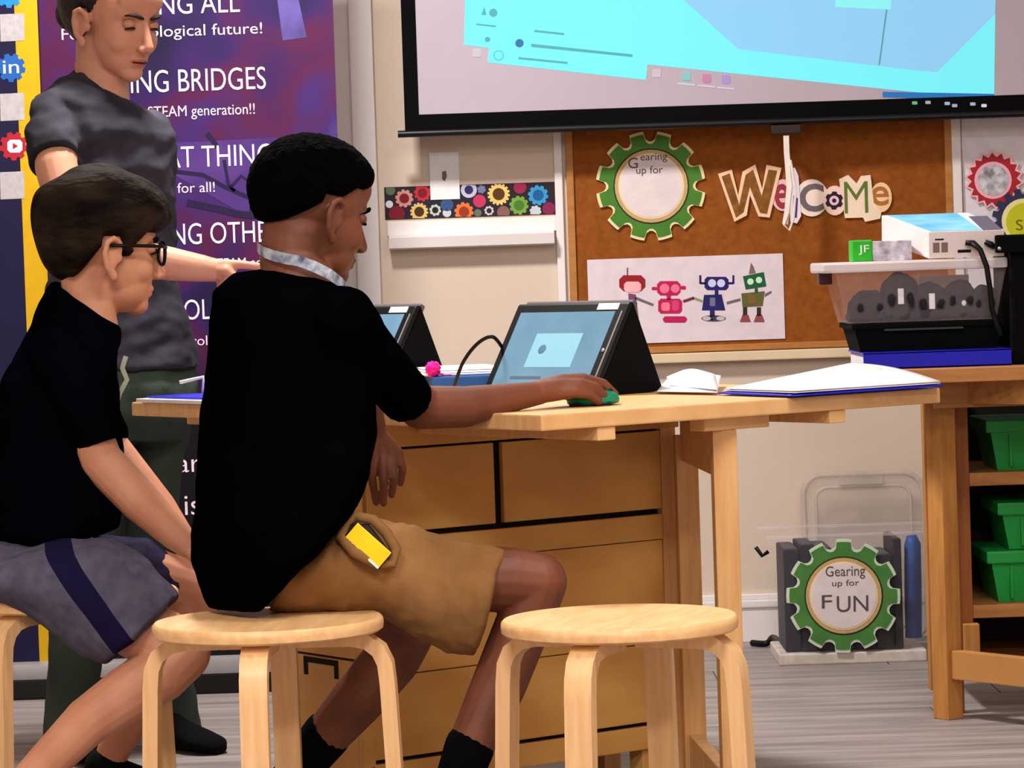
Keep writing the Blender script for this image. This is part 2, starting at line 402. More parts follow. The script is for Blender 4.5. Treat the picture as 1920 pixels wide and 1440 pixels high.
letter('m', [(1573, 336), (1590, 328), (1606, 344), (1614, 330), (1632, 328), (1638, 380), (1652, 398), (1650, 410), (1622, 416), (1618, 408), (1584, 409)],
       [('M', 1584, 1628, 400, 341, -0.008)], flat('letter_olive', (96, 120, 44)), (246, 224, 200), z=0.001)
letter('e_end', disc_poly(1652, 370, 20, 24, 28), [('e', 1634, 1667, 386, 350, 0.01)], flat('letter_brown', (176, 112, 50)), (248, 206, 160))
# --- pull strap of the screen
t = thing('pull_strap', 'white looped pull strap hanging from the projection screen bar over the Welcome sign', 'strap', (P(1482, 430, 7.84).x, 7.84, P(1482, 430, 7.84).z))
b = MB()
def strip(b, pts, Y, wd, th=0.002):
    q = [P(x, y, Y) for x, y in pts]; rings = []
    for i, p in enumerate(q):
        d = (q[min(i + 1, len(q) - 1)] - q[max(i - 1, 0)]); d.normalize(); a = d.cross(V((0, 1, 0))).normalized() * wd
        rings.append([p - a, p + a, p + a + V((0, th, 0)), p - a + V((0, th, 0))])
    b.loft(rings)
strip(b, [(1474, 254), (1475, 285), (1477, 310), (1480, 350), (1476, 395), (1472, 420)], 7.838, 0.007)
b.build('strap', flat('strap_white', (232, 222, 214)), t)
b = MB(); b.tube([P(x, y, 7.836) for x, y in [(1480, 310), (1484, 350), (1478, 400), (1470, 422), (1480, 432), (1488, 410), (1492, 360), (1486, 320), (1482, 300)]], 0.003, 6)
b.build('loop', flat('strap_white', (232, 222, 214)), t)
MB().box(*wbox(1446, 1502, 234, 251, 7.832, 7.852), 0.003).build('handle', flat('handle_brown', (40, 24, 16), 0.5), t)

# --- robot poster
t = thing('robot_poster', 'white poster with four cartoon robots holding hands on the cork board', 'poster', (P(1290, 645, YW).x, YW - 0.012, P(1290, 645, YW).z))
Yp = YW - 0.012
xx = wbox(1103, 1470, 481, 641, Yp, Yp)
MB().box(xx[0], xx[1], Yp - 0.0012, Yp, xx[4], xx[5]).build('sheet', flat('poster_paper', (222, 208, 218), 0.35, spec=0.5), t)
Yr = Yp - 0.0014
def rb(nm, poly, c, z=0): sheet(nm, poly, Yr - z, flat('robot_%d_%d_%d' % c, c), t, 0.0005)
def rrect(x0, y0, x1, y1, c=4): return [(x0 + c, y0), (x1 - c, y0), (x1, y0 + c), (x1, y1 - c), (x1 - c, y1), (x0 + c, y1), (x0, y1 - c), (x0, y0 + c)]
RED, PNK, MAG, NAV, GRN, OLV, GRY = (150, 22, 34), (238, 120, 150), (190, 20, 84), (30, 26, 100), (22, 90, 56), (96, 96, 50), (110, 100, 110)
rb('red_robot', rrect(1161, 516, 1210, 546, 8), RED); rb('red_robot_face', rrect(1170, 528, 1202, 548, 5), (246, 180, 186), .0006); rb('red_robot_body', [(1178, 550), (1192, 552), (1198, 600), (1180, 600)], (120, 70, 110))
rb('red_robot_arm', [(1192, 556), (1226, 570), (1224, 574), (1190, 561)], GRY); rb('red_robot_antenna', [(1175, 502), (1178, 502), (1178, 516), (1175, 516)], GRY); rb('red_robot_foot', rrect(1182, 600, 1200, 607, 2), (196, 176, 120))
rb('pink_robot', rrect(1232, 527, 1276, 554, 6), MAG); rb('pink_robot_eye', disc_poly(1246, 541, 9), PNK, .0006); rb('pink_robot_eye', disc_poly(1266, 541, 8), PNK, .0006)
rb('pink_robot_neck', rrect(1250, 552, 1258, 562, 1), MAG); rb('pink_robot_body', rrect(1234, 560, 1279, 588, 5), MAG); rb('pink_robot_panel', rrect(1240, 567, 1256, 583, 3), PNK, .0006); rb('pink_robot_panel', rrect(1260, 563, 1273, 583, 3), (214, 60, 120), .0006)
rb('pink_robot_foot', rrect(1243, 593, 1288, 605, 4), MAG); rb('pink_robot_ear', rrect(1222, 538, 1232, 544, 1), MAG); rb('pink_robot_ear', rrect(1276, 536, 1286, 543, 1), MAG)
rb('pink_robot_arm', [(1280, 563), (1300, 556), (1302, 561), (1282, 568)], (120, 40, 70)); rb('blue_robot_arm', [(1300, 556), (1318, 563), (1316, 567), (1299, 561)], (150, 150, 110))
rb('blue_robot', rrect(1321, 519, 1366, 544, 5), NAV); rb('blue_robot_eye', disc_poly(1335, 531, 7.5), (206, 206, 246), .0006); rb('blue_robot_eye', disc_poly(1352, 531, 7.5), (206, 206, 246), .0006)
for sx in (-1, 1):
    cx = 1344 + sx * 31; rb('blue_robot_horn', [(cx - 2, 516), (cx + 2, 516), (cx + 2, 532), (cx - 2, 532)], NAV); rb('blue_robot_horn', [(min(cx, 1344 + sx * 21), 529), (max(cx, 1344 + sx * 21), 529), (max(cx, 1344 + sx * 21), 533), (min(cx, 1344 + sx * 21), 533)], NAV)
rb('blue_robot_neck', rrect(1340, 544, 1347, 554, 1), NAV); rb('blue_robot_body', [(1320, 553), (1353, 552), (1360, 582), (1316, 582)], NAV); rb('blue_robot_panel', rrect(1331, 558, 1341, 574, 1), (110, 116, 140), .0006)
rb('blue_robot_leg', rrect(1331, 582, 1340, 600, 1), NAV); rb('blue_robot_base', disc_poly(1338, 597, 23, 20, 6), (70, 60, 84)); rb('blue_robot_wheel', disc_poly(1325, 597, 8, 14, 4), (190, 184, 200), .0006); rb('blue_robot_wheel', disc_poly(1351, 597, 8, 14, 4), (190, 184, 200), .0006)
rb('green_robot_arm', [(1362, 566), (1388, 559), (1389, 564), (1363, 571)], GRY)
rb('green_robot', [(1393, 518), (1432, 510), (1437, 537), (1398, 543)], GRN); rb('green_robot_eye', disc_poly(1407, 528, 6), (190, 240, 200), .0006); rb('green_robot_eye', disc_poly(1423, 525, 6), (190, 240, 200), .0006)
rb('green_robot_crest', [(1404, 514), (1408, 492), (1413, 500), (1417, 512)], (130, 100, 96)); rb('green_robot_neck', rrect(1415, 540, 1421, 549, 1), GRN); rb('green_robot_body', [(1390, 550), (1434, 546), (1430, 574), (1392, 576)], OLV); rb('green_robot_panel', rrect(1402, 552, 1418, 570, 2), (122, 96, 40), .0006)
rb('green_robot_arm', [(1434, 551), (1446, 545), (1447, 549), (1434, 557)], GRY)
for cx in (1396, 1422): rb('green_robot_leg', [(cx - 3, 576), (cx + 5, 576), (cx + 5, 592), (cx - 3, 592)], (52, 34, 40)); rb('green_robot_boot', [(cx - 4, 590), (cx + 7, 590), (cx + 12, 604), (cx - 9, 604)], (146, 74, 76))

# --- gear border strip and white tray rail, left part of the wall
t = thing('gear_border', 'dark paper border strip printed with colourful gears above the white tray', 'border', (P(880, 410, YW).x, YW, P(880, 410, YW).z))
xx = wbox(721, 1041, 346, 407, YW - 0.001, YW)
MB().box(xx[0], xx[1], YW - 0.002, YW - 0.0005, xx[4], xx[5]).build('strip', mat('border_dark', (34, 16, 24), 0.6, rgb2=(24, 22, 44), scale=14), t)
Yb = YW - 0.0022
for cx, cy, r, tth, c1, c2 in [(758, 372, 17, 10, (206, 140, 130), (120, 20, 30)), (730, 383, 7, 0, (214, 214, 224), None), (744, 401, 15, 0, (120, 20, 40), None), (786, 397, 17, 14, (220, 186, 110), (70, 40, 10)),
                              (792, 362, 16, 10, (190, 40, 50), (120, 10, 30)), (732, 357, 9, 0, (90, 110, 80), None), (816, 394, 11, 8, (190, 196, 180), (20, 26, 30)), (838, 399, 8, 0, (196, 206, 206), None),
                              (870, 397, 18, 10, (222, 116, 50), (150, 50, 30)), (899, 377, 12, 0, (190, 50, 90), None), (879, 356, 15, 0, (190, 186, 210), (40, 36, 90)), (903, 355, 8, 6, (110, 120, 160), None),
                              (935, 364, 21, 16, (230, 196, 116), (84, 50, 10)), (973, 385, 18, 10, (112, 160, 60), (70, 120, 40)), (917, 395, 9, 8, (196, 190, 196), (40, 30, 40)), (944, 398, 12, 0, (130, 90, 84), None),
                              (1009, 366, 19, 10, (50, 150, 206), (20, 90, 150)), (1004, 396, 11, 8, (190, 200, 214), None), (975, 351, 12, 0, (150, 30, 70), None), (1029, 391, 12, 0, (130, 30, 80), None), (896, 399, 7, 0, (90, 110, 90), None), (838, 384, 12, 0, (50, 80, 130), None)]:
    poly = gear_poly(cx, cy, r, tth, r * .16) if tth else disc_poly(cx, cy, r)
    top = 346 + (880 - cx) * 0.033 + 1; bot = 407 + (880 - cx) * 0.033 - 1
    poly = [(x, min(max(y, top), bot)) for x, y in poly]
    g = sheet('printed_gear', poly, Yb, flat('gp_%d_%d_%d' % c1, c1), t, 0.0004)
    if c2: sheet('gear_hub', [(x, min(max(y, top), bot)) for x, y in disc_poly(cx, cy, r * .55, 14)], Yb - 0.0005, flat('gp_%d_%d_%d' % c2, c2), t, 0.0003)
t = thing('tray_rail', 'white metal board tray rail on the wall under the gear border', 'rail', (P(882, 465, YW).x, YW, P(882, 465, YW).z))
xx = wbox(727, 1043, 411, 464, YW, YW)
MB().box(xx[0], xx[1], YW - 0.012, YW - 0.0005, xx[4] + 0.035, xx[5], 0.002).build('back_strip', WHITE, t)
b = MB(); q = [(0, 0.0), (-0.05, 0.004), (-0.055, 0.03), (-0.03, 0.036), (-0.0, 0.04)]
b.loft([[V((x, YW - 0.0006 + dy, xx[4] + dz)) for dy, dz in q] for x in (xx[0] + 0.004, xx[1] - 0.006)]); b.build('tray', WHITE, t)
t = thing('wall_note', 'small white paper note with grey mark taped above the gear border', 'note', (P(834, 375, YW).x, YW, P(834, 375, YW).z))
xx = wbox(806, 861, 286, 374, YW, YW)
MB().box(xx[0], xx[1], YW - 0.0045, YW - 0.0032, xx[4], xx[5]).build('sheet', PAPER, t)
sheet('grey_mark', [(829, 322), (836, 320), (838, 330), (834, 340), (829, 336)], YW - 0.0047, GRY and flat('mark_grey', (110, 100, 104)), t, 0.0004)

# --- projection screen
YS = 7.85
t = thing('projection_screen', 'pull-down projection screen with black border showing a cyan computer desktop', 'screen', (0.75, YS, 1.30))
SX0, SX1 = -0.245, 1.80
MB().box(SX0 + 0.03, SX1 - 0.03, YS - 0.001, YS, 1.355, 2.5).build('screen_fabric', mat('screen_fabric', (174, 162, 174), 0.8, var=0.03, scale=4, emit=(200, 186, 200), estr=0.05), t)  # faint emission stands in for projector light on the cloth
b = MB(); b.box(SX0, SX0 + 0.036, YS - 0.0022, YS - 0.0012, 1.315, 2.5); b.build('border_side', BLACKM, t)
b = MB(); b.box(SX1 - 0.036, SX1, YS - 0.0022, YS - 0.0012, 1.315, 2.5); b.build('border_side', BLACKM, t)
MB().box(SX0, SX1, YS - 0.0026, YS - 0.0014, 1.312, 1.358).build('border_bottom', BLACKM, t)
b = MB(); b.tube([(SX0 - 0.018, YS - 0.003, 1.311), (SX1 + 0.018, YS - 0.003, 1.311)], 0.009, 10); b.build('weight_bar', flat('bar_black', (14, 14, 16), 0.35), t, 'auto')
MB().box(SX0 - 0.1, SX1 + 0.1, YS - 0.05, YW - 0.001, 2.5, 2.62, 0.008).build('housing', WHITE, t)
Yi = YS - 0.0014
def scr(nm, poly, rgb, es, z=0.0):
    m = mat('proj_%d_%d_%d' % rgb, tuple(c * .55 for c in rgb), 0.8, var=0.01, emit=rgb, estr=es)
    return sheet(nm, poly, Yi - z, m, t, 0.0002)
scr('projected_window', [(893, -760), (870, 84), (917, 90), (914, 117), (1211, 150), (1214, 121), (1864, 188), (1876, -760)], (120, 240, 250), 0.64)
scr('projected_shape', [(1230, -50), (1282, 0), (1384, 92), (1700, 130), (1757, 136), (1866, 26), (1872, -160), (1240, -160)], (146, 210, 248), 0.60, .0003)
scr('projected_box', [(1568, -40), (1674, -40), (1670, 18), (1566, 13)], (140, 244, 246), 0.62, .0006)
scr('projected_line', [(1661, 18), (1664, 18), (1650, 122), (1647, 122)], (110, 170, 196), 0.45, .0006)
scr('projected_taskbar', [(1655, 172), (1864, 176), (1864, 190), (1655, 182)], (40, 120, 200), 0.5, .0004)
GRT = (96, 190, 204)
for poly in ([(903, 28), (908, 12), (912, 28)], disc_poly(925, 24, 8, 10), disc_poly(974, 81, 8, 12), [(1002, 56), (1058, 62), (1058, 66), (1002, 60)], [(996, 82), (1186, 102), (1186, 107), (996, 88)], [(972, 107), (1064, 116), (1064, 120), (972, 111)], [(893, 44), (930, 48), (930, 51), (893, 47)], disc_poly(914, 74, 5, 10)):
    scr('projected_icon', poly, GRT if len(poly) != 12 else (60, 130, 190), 0.45, .0005)
scr('projected_ring', disc_poly(935, 104, 10, 14), (104, 206, 220), 0.5, .0005); scr('projected_ring', disc_poly(935, 104, 8, 14), (120, 236, 246), 0.62, .0008)
for x, y, c in ((894, 99, (226, 226, 230)), (1231, 137, (230, 216, 230)), (1287, 143, (150, 226, 226)), (1325, 147, (226, 150, 190)), (1361, 149, (190, 170, 236))):
    scr('projected_icon', rrect(x - 8, y - 8, x + 8, y + 8, 2), c, 0.4, .0005)
for x, c in ((1287, (190, 236, 240)), (1325, (236, 206, 236)), (1361, (226, 206, 250))): scr('projected_bar', [(x - 16, 155 + (x - 1287) * .1), (x + 16, 158 + (x - 1287) * .1), (x + 16, 161 + (x - 1287) * .1), (x - 16, 158 + (x - 1287) * .1)], c, 0.5, .0005)
for x, y, c in ((1715, 193, (90, 170, 120)), (1740, 192, (150, 160, 170)), (1776, 194, (140, 170, 200)), (1790, 198, (150, 160, 190)), (1824, 195, (150, 170, 200)), (1845, 198, (200, 206, 210))):
    sheet('projected_icon', rrect(x - 5, y - 3, x + 5, y + 3, 1), YS - 0.0028, mat('proj_%d_%d_%d' % c, c, 0.8, emit=c, estr=0.25), t, 0.0002)

# --- retractable banner
YB = 7.35
bx0 = P(-45, 600, YB).x; bx1 = P(645, 600, YB).x
t = thing('banner_stand', 'purple roll-up banner stand with white slogans and yellow stripe behind the woman', 'banner', ((bx0 + bx1) / 2, YB, 0))
bm_ = bpy.data.materials.new('banner_print'); bm_.use_nodes = True; nt = bm_.node_tree; bs = nt.nodes['Principled BSDF']; bs.inputs['Roughness'].default_value = 0.55; bs.inputs['Specular IOR Level'].default_value = 0.25
tc = nt.nodes.new('ShaderNodeTexCoord'); sep = nt.nodes.new('ShaderNodeSeparateXYZ'); nt.links.new(tc.outputs['Object'], sep.inputs[0])
n1 = nt.nodes.new('ShaderNodeTexNoise'); n1.inputs['Scale'].default_value = 4.0; n1.inputs['Detail'].default_value = 2; nt.links.new(tc.outputs['Object'], n1.inputs['Vector'])
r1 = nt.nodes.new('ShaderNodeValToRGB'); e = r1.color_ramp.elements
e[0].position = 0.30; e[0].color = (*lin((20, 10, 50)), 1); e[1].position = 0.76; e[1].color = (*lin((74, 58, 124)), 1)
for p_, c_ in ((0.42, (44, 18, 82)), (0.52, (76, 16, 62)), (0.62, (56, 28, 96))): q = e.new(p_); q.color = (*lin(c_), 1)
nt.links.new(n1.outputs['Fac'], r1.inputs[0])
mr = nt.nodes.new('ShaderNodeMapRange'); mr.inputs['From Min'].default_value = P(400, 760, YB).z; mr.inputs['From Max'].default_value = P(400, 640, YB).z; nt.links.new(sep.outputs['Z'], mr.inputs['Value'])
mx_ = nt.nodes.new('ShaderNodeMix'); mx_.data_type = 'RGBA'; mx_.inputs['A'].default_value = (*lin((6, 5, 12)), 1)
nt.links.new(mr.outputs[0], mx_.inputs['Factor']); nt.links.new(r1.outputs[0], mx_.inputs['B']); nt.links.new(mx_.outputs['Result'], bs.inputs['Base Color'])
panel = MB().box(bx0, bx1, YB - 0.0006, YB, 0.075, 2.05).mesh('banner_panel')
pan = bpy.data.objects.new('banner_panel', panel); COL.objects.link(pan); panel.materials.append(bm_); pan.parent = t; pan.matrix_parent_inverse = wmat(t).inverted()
sx1 = P(38, 300, YB).x; sx2 = P(81, 300, YB).x
MB().box(bx0, sx1, YB - 0.0012, YB - 0.0007, 0.075, 2.05).build('navy_column', flat('banner_navy', (14, 8, 52)), t)
MB().box(sx1, sx2, YB - 0.0012, YB - 0.0007, 0.075, 2.05).build('yellow_stripe', YELL, t)
MB().box(sx2, sx2 + 0.004, YB - 0.0012, YB - 0.0007, 0.075, 2.05).build('dark_edge', flat('banner_edge', (30, 12, 24)), t)
b = MB(); b.box(bx0 - 0.01, bx1 + 0.01, YB - 0.045, YB + 0.12, 0.045, 0.085, 0.012); b.build('base_cover', flat('base_silver', (176, 176, 180), 0.35, metal=0.4), t, 'auto')
MB().box(bx0 - 0.01, bx1 + 0.01, YB - 0.042, YB + 0.117, 0.0, 0.05, 0.006).build('base_body', flat('base_black', (14, 14, 16), 0.5), t)
MB().box(bx0, bx1, YB - 0.01, YB + 0.012, 2.05, 2.075, 0.004).build('top_rail', flat('base_silver', (176, 176, 180)), t)
b = MB(); b.tube([((bx0 + bx1) / 2, YB + 0.03, 0.06), ((bx0 + bx1) / 2, YB + 0.012, 2.06)], 0.008, 8); b.build('pole', BLACK, t)
YT = YB - 0.0014
for s_, a, c, d, e_ in [('ING ALL', 288, 450, 28, -10), ('For a technological future!', 116, 492, 75, 54), ('ING BRIDGES', 246, 499, 175, 133), ('STEAM generation!!', 278, 478, 220, 200),
                        ('GREAT THINGS', 232, 532, 318, 278), ('for all!', 333, 403, 362, 343), ('ING OTHERS', 312, 545, 460, 420), ('STEAM ed', 396, 490, 503, 485), ('OL', 346, 396, 600, 562), ('rol', 360, 389, 648, 630), ('ar', 334, 377, 886, 862), ('is', 347, 376, 966, 930)]:
    wall_text('slogan', s_, a, c, d, e_, YT, TXT, t, offset=-0.004)
# printed dark line art in the third band
b = MB()
for pts, r in (([(388, 250), (408, 276)], .006), ([(330, 322), (380, 328), (420, 350), (470, 372)], .005), ([(420, 300), (428, 345), (440, 358)], .004), ([(432, 352), (452, 330), (474, 345), (470, 400)], .004), ([(350, 380), (400, 390), (440, 400), (480, 405)], .008)):
    q = [P(x, y, YT) for x, y in pts]; rings = []
    for i, p in enumerate(q):
        d = (q[min(i + 1, len(q) - 1)] - q[max(i - 1, 0)]).normalized(); a = d.cross(V((0, 1, 0))).normalized() * r
        rings.append([p - a, p + a, p + a + V((0, .0003, 0)), p - a + V((0, .0003, 0))])
    b.loft(rings)
b.build('printed_artwork', flat('art_dark', (26, 12, 56)), t)
sheet('lilac_patch', [(322, 268), (520, 258), (540, 410), (480, 415), (330, 330)], YT + 0.0006, mat('art_lilac', (84, 52, 128), 0.6, rgb2=(54, 26, 98), scale=7), t, 0.0003)
sheet('pale_patch', [(520, 0), (560, 0), (575, 70), (530, 76)], YT + 0.0006, mat('art_pale', (100, 84, 160), 0.6, rgb2=(60, 50, 110), scale=8), t, 0.0003)
# social media gears (codes beside them are left as plain squares)
def social(cx, cy, rgb, inner):
    sheet('printed_gear', gear_poly(cx, cy, 27, 9, 5), YT, flat('soc_%d' % rgb[0], rgb), t, 0.0004)
    inner()
social(21, 127, (26, 90, 170), lambda: wall_text('logo_lettering', 'in', 6, 36, 138, 114, YT - 0.0006, PAPER, t))
def yt():
    sheet('logo_box', rrect(14, 262, 42, 286, 5), YT - 0.0005, PAPER, t, 0.0003); sheet('logo_arrow', [(24, 268), (34, 274), (24, 280)], YT - 0.0009, flat('soc_red2', (170, 20, 40)), t, 0.0002)
social(26, 274, (170, 26, 44), yt)
social(17, -12, (30, 130, 206), lambda: None)
for y in (52, 201, 348): sheet('grey_square', [(0, y - 25), (45, y - 27), (46, y + 24), (1, y + 26)], YT - 0.0001, mat('plain_grey', (176, 172, 176), 0.7, var=0.1, scale=90), t, 0.0004)

# ================================================================== GATELEG TABLE
TH = math.radians(36); TT = 0.738
tv = V((math.cos(TH), math.sin(TH), 0)); tu = V((-math.sin(TH), math.cos(TH), 0)); TC = V((0.044, 4.93, 0))
tab = thing('gateleg_table', 'birch gateleg table with drawers where the children work on tablets', 'table', TC, TH)
TL, TW, LF, CU = 1.31, 0.86, 0.52, 0.26
def tb(nm, x0, x1, y0, y1, z0, z1, m, bev=0.002, par=None):
    b = MB().box(x0, x1, y0, y1, z0, z1, bev)
    if par is None or par is tab: return b.build(nm, m, tab, local=True)
    return b.build(nm, m, par, local=True)
tb('leaf', 0, TW, 0, LF - .002, TT - .026, TT, BIRCH, .003)
tb('centre_top', 0, TW, LF + .001, LF + CU - .001, TT - .026, TT, BIRCH, .003)
tb('leaf', 0, TW, LF + CU + .002, TL, TT - .026, TT, BIRCH, .003)
for x in (.132, .625):
    tb('batten', x - .018, x + .018, .004, LF - .01, TT - .048, TT - .0262, BIRCH)
    tb('batten', x - .018, x + .018, LF + CU + .01, TL - .01, TT - .048, TT - .0262, BIRCH)
# centre unit
fy = LF + .003; by = LF + CU - .003
tb('carcass', .012, .655, fy + .014, by - .014, .085, TT - .027, GAP, .001)
for yy0, yy1 in ((fy, fy + .012), (by - .012, by)):
    tb('panel', 0, .281, yy0, yy1, .522, .664, PANEL); tb('panel', .300, .655, yy0, yy1, .522, .664, PANEL)
    tb('rail', 0, .655, yy0 - .001, yy1, .466, .512, PANEL); tb('panel', 0, .655, yy0 + .002, yy1, .277, .4645, PANEL)
    tb('panel', 0, .655, yy0 + .002, yy1, .134, .2755, PANEL); tb('rail', 0, .655, yy0, yy1, .085, .127, PANEL)
    tb('rail', 0, .70, yy0 - .001, yy1, .668, TT - .0275, PANEL)
for z0, z1 in ((.10, .305), (.309, .50), (.504, .66)):
    d = tb('drawer_front', -.012, .004, fy + .016, by - .016, z0, z1, PANEL)
    hb = MB(); ym = (fy + by) / 2
    hb.box(-.0135, -.010, ym - .055, ym + .055, z1 - .012, z1 - .002); hb.box(-.0135, -.010, ym + .043, ym + .055, z1 - .034, z1 - .01); hb.box(-.0135, -.010, ym - .055, ym - .043, z1 - .034, z1 - .01)
    hb.build('handle_slot', GAP, d, local=True)
tb('side_post', -.012, .012, fy, fy + .016, .05, TT - .027, PANEL); tb('side_post', -.012, .012, by - .016, by, .05, TT - .027, PANEL)
for x in (.05, .6):
    for y in (fy + .01, by - .05): tb('foot', x, x + .04, y, y + .04, 0, .086, PANEL)
def gate(hx, hy, lx, ly):
    d = V((lx - hx, ly - hy, 0)); L = d.length; a = math.atan2(d.y, d.x); mx = Matrix.Translation((hx, hy, 0)) @ Matrix.Rotation(a, 4, 'Z')
    for nm, x0, x1, z0, z1, w_ in (('gate_post', -.022, .022, 0.0, .655, .020), ('gate_leg', L - .02, L + .02, 0, .690, .020), ('gate_rail', .022, L - .02, .61, .685, .012), ('gate_rail', .022, L - .02, .05, .11, .012)):
        MB().box(x0, x1, -w_, w_, z0, z1, .002, mx).build(nm, BIRCHV if 'rail' not in nm else BIRCH, tab, local=True)
    MB().ball(mx @ V((L, -.0205, .655)), (.009, .003, .009), n=12, m=8).build('bolt', flat('bolt_tan', (150, 110, 70)), tab, True, local=True)
gate(.685, .487, .415, .055)
gate(.685, LF + CU + .035, .415, TL - .06)
tb('corner_post', .657, .692, fy, fy + .04, 0, TT - .027, BIRCHV); tb('corner_post', .66, .70, by - .05, by, 0, TT - .027, BIRCHV)
tb('bracket', .36, .50, .035, .075, TT - .048, TT - .0262, BIRCH)

# ================================================================== STOOLS
def make_stool():
    r = thing('round_stool', 'x', 'stool', (0, 0, 0), 0, 'round birch stools at the table')
    b = MB(); n = 56
    rings = []
    for rr, z in ((.170, .430), (.1745, .4335), (.1755, .441), (.1745, .448), (.171, .4515)):
        rings.append([V((rr * math.cos(2 * math.pi * k / n), rr * math.sin(2 * math.pi * k / n), z)) for k in range(n)])
    b.loft(rings); b.build('seat', STOOLW, r, 'auto', local=True)
    prof = [(.03, .419), (.125, .419), (.150, .414), (.168, .400), (.177, .380), (.180, .350), (.187, .17), (.193, 0.0)]
    th = [.011] * 3 + [.0115] * 5
    for k in range(4):
        a = k * math.pi / 2; c, s = math.cos(a), math.sin(a); rings = []
        for i, (q, z) in enumerate(prof):
            q0 = prof[max(i - 1, 0)]; q1 = prof[min(i + 1, len(prof) - 1)]
            d = V((q1[0] - q0[0], q1[1] - q0[1])).normalized(); nx, nz = -d.y * th[i], d.x * th[i]
            pts = [(q + nx, -.0205, z + nz), (q + nx, .0205, z + nz), (q - nx, .0205, z - nz), (q - nx, -.0205, z - nz)]
            rings.append([V((x * c - y * s, x * s + y * c, max(zz, 0))) for x, y, zz in pts])
        MB().loft(rings).build('leg', STOOLL, r, 'auto', local=True)
    return r
st = make_stool()
def stool(px, py, deg, label, o=None):
    p = PZ(px, py, .4515); o = o or copy_tree(st)
    o.matrix_basis = Matrix.Translation((p.x, p.y, 0)) @ Matrix.Rotation(math.radians(deg), 4, 'Z'); o['label'] = label; return p
pR = stool(1161, 1156, -90 - 21, 'empty round birch stool with bent legs, nearest the camera', st)
pL = stool(502, 1160, -90 - 3, 'round birch stool under the boy in khaki shorts')
p3 = stool(138, 1109, -90 - 36, 'round birch stool under the boy with glasses, cut by the left edge')

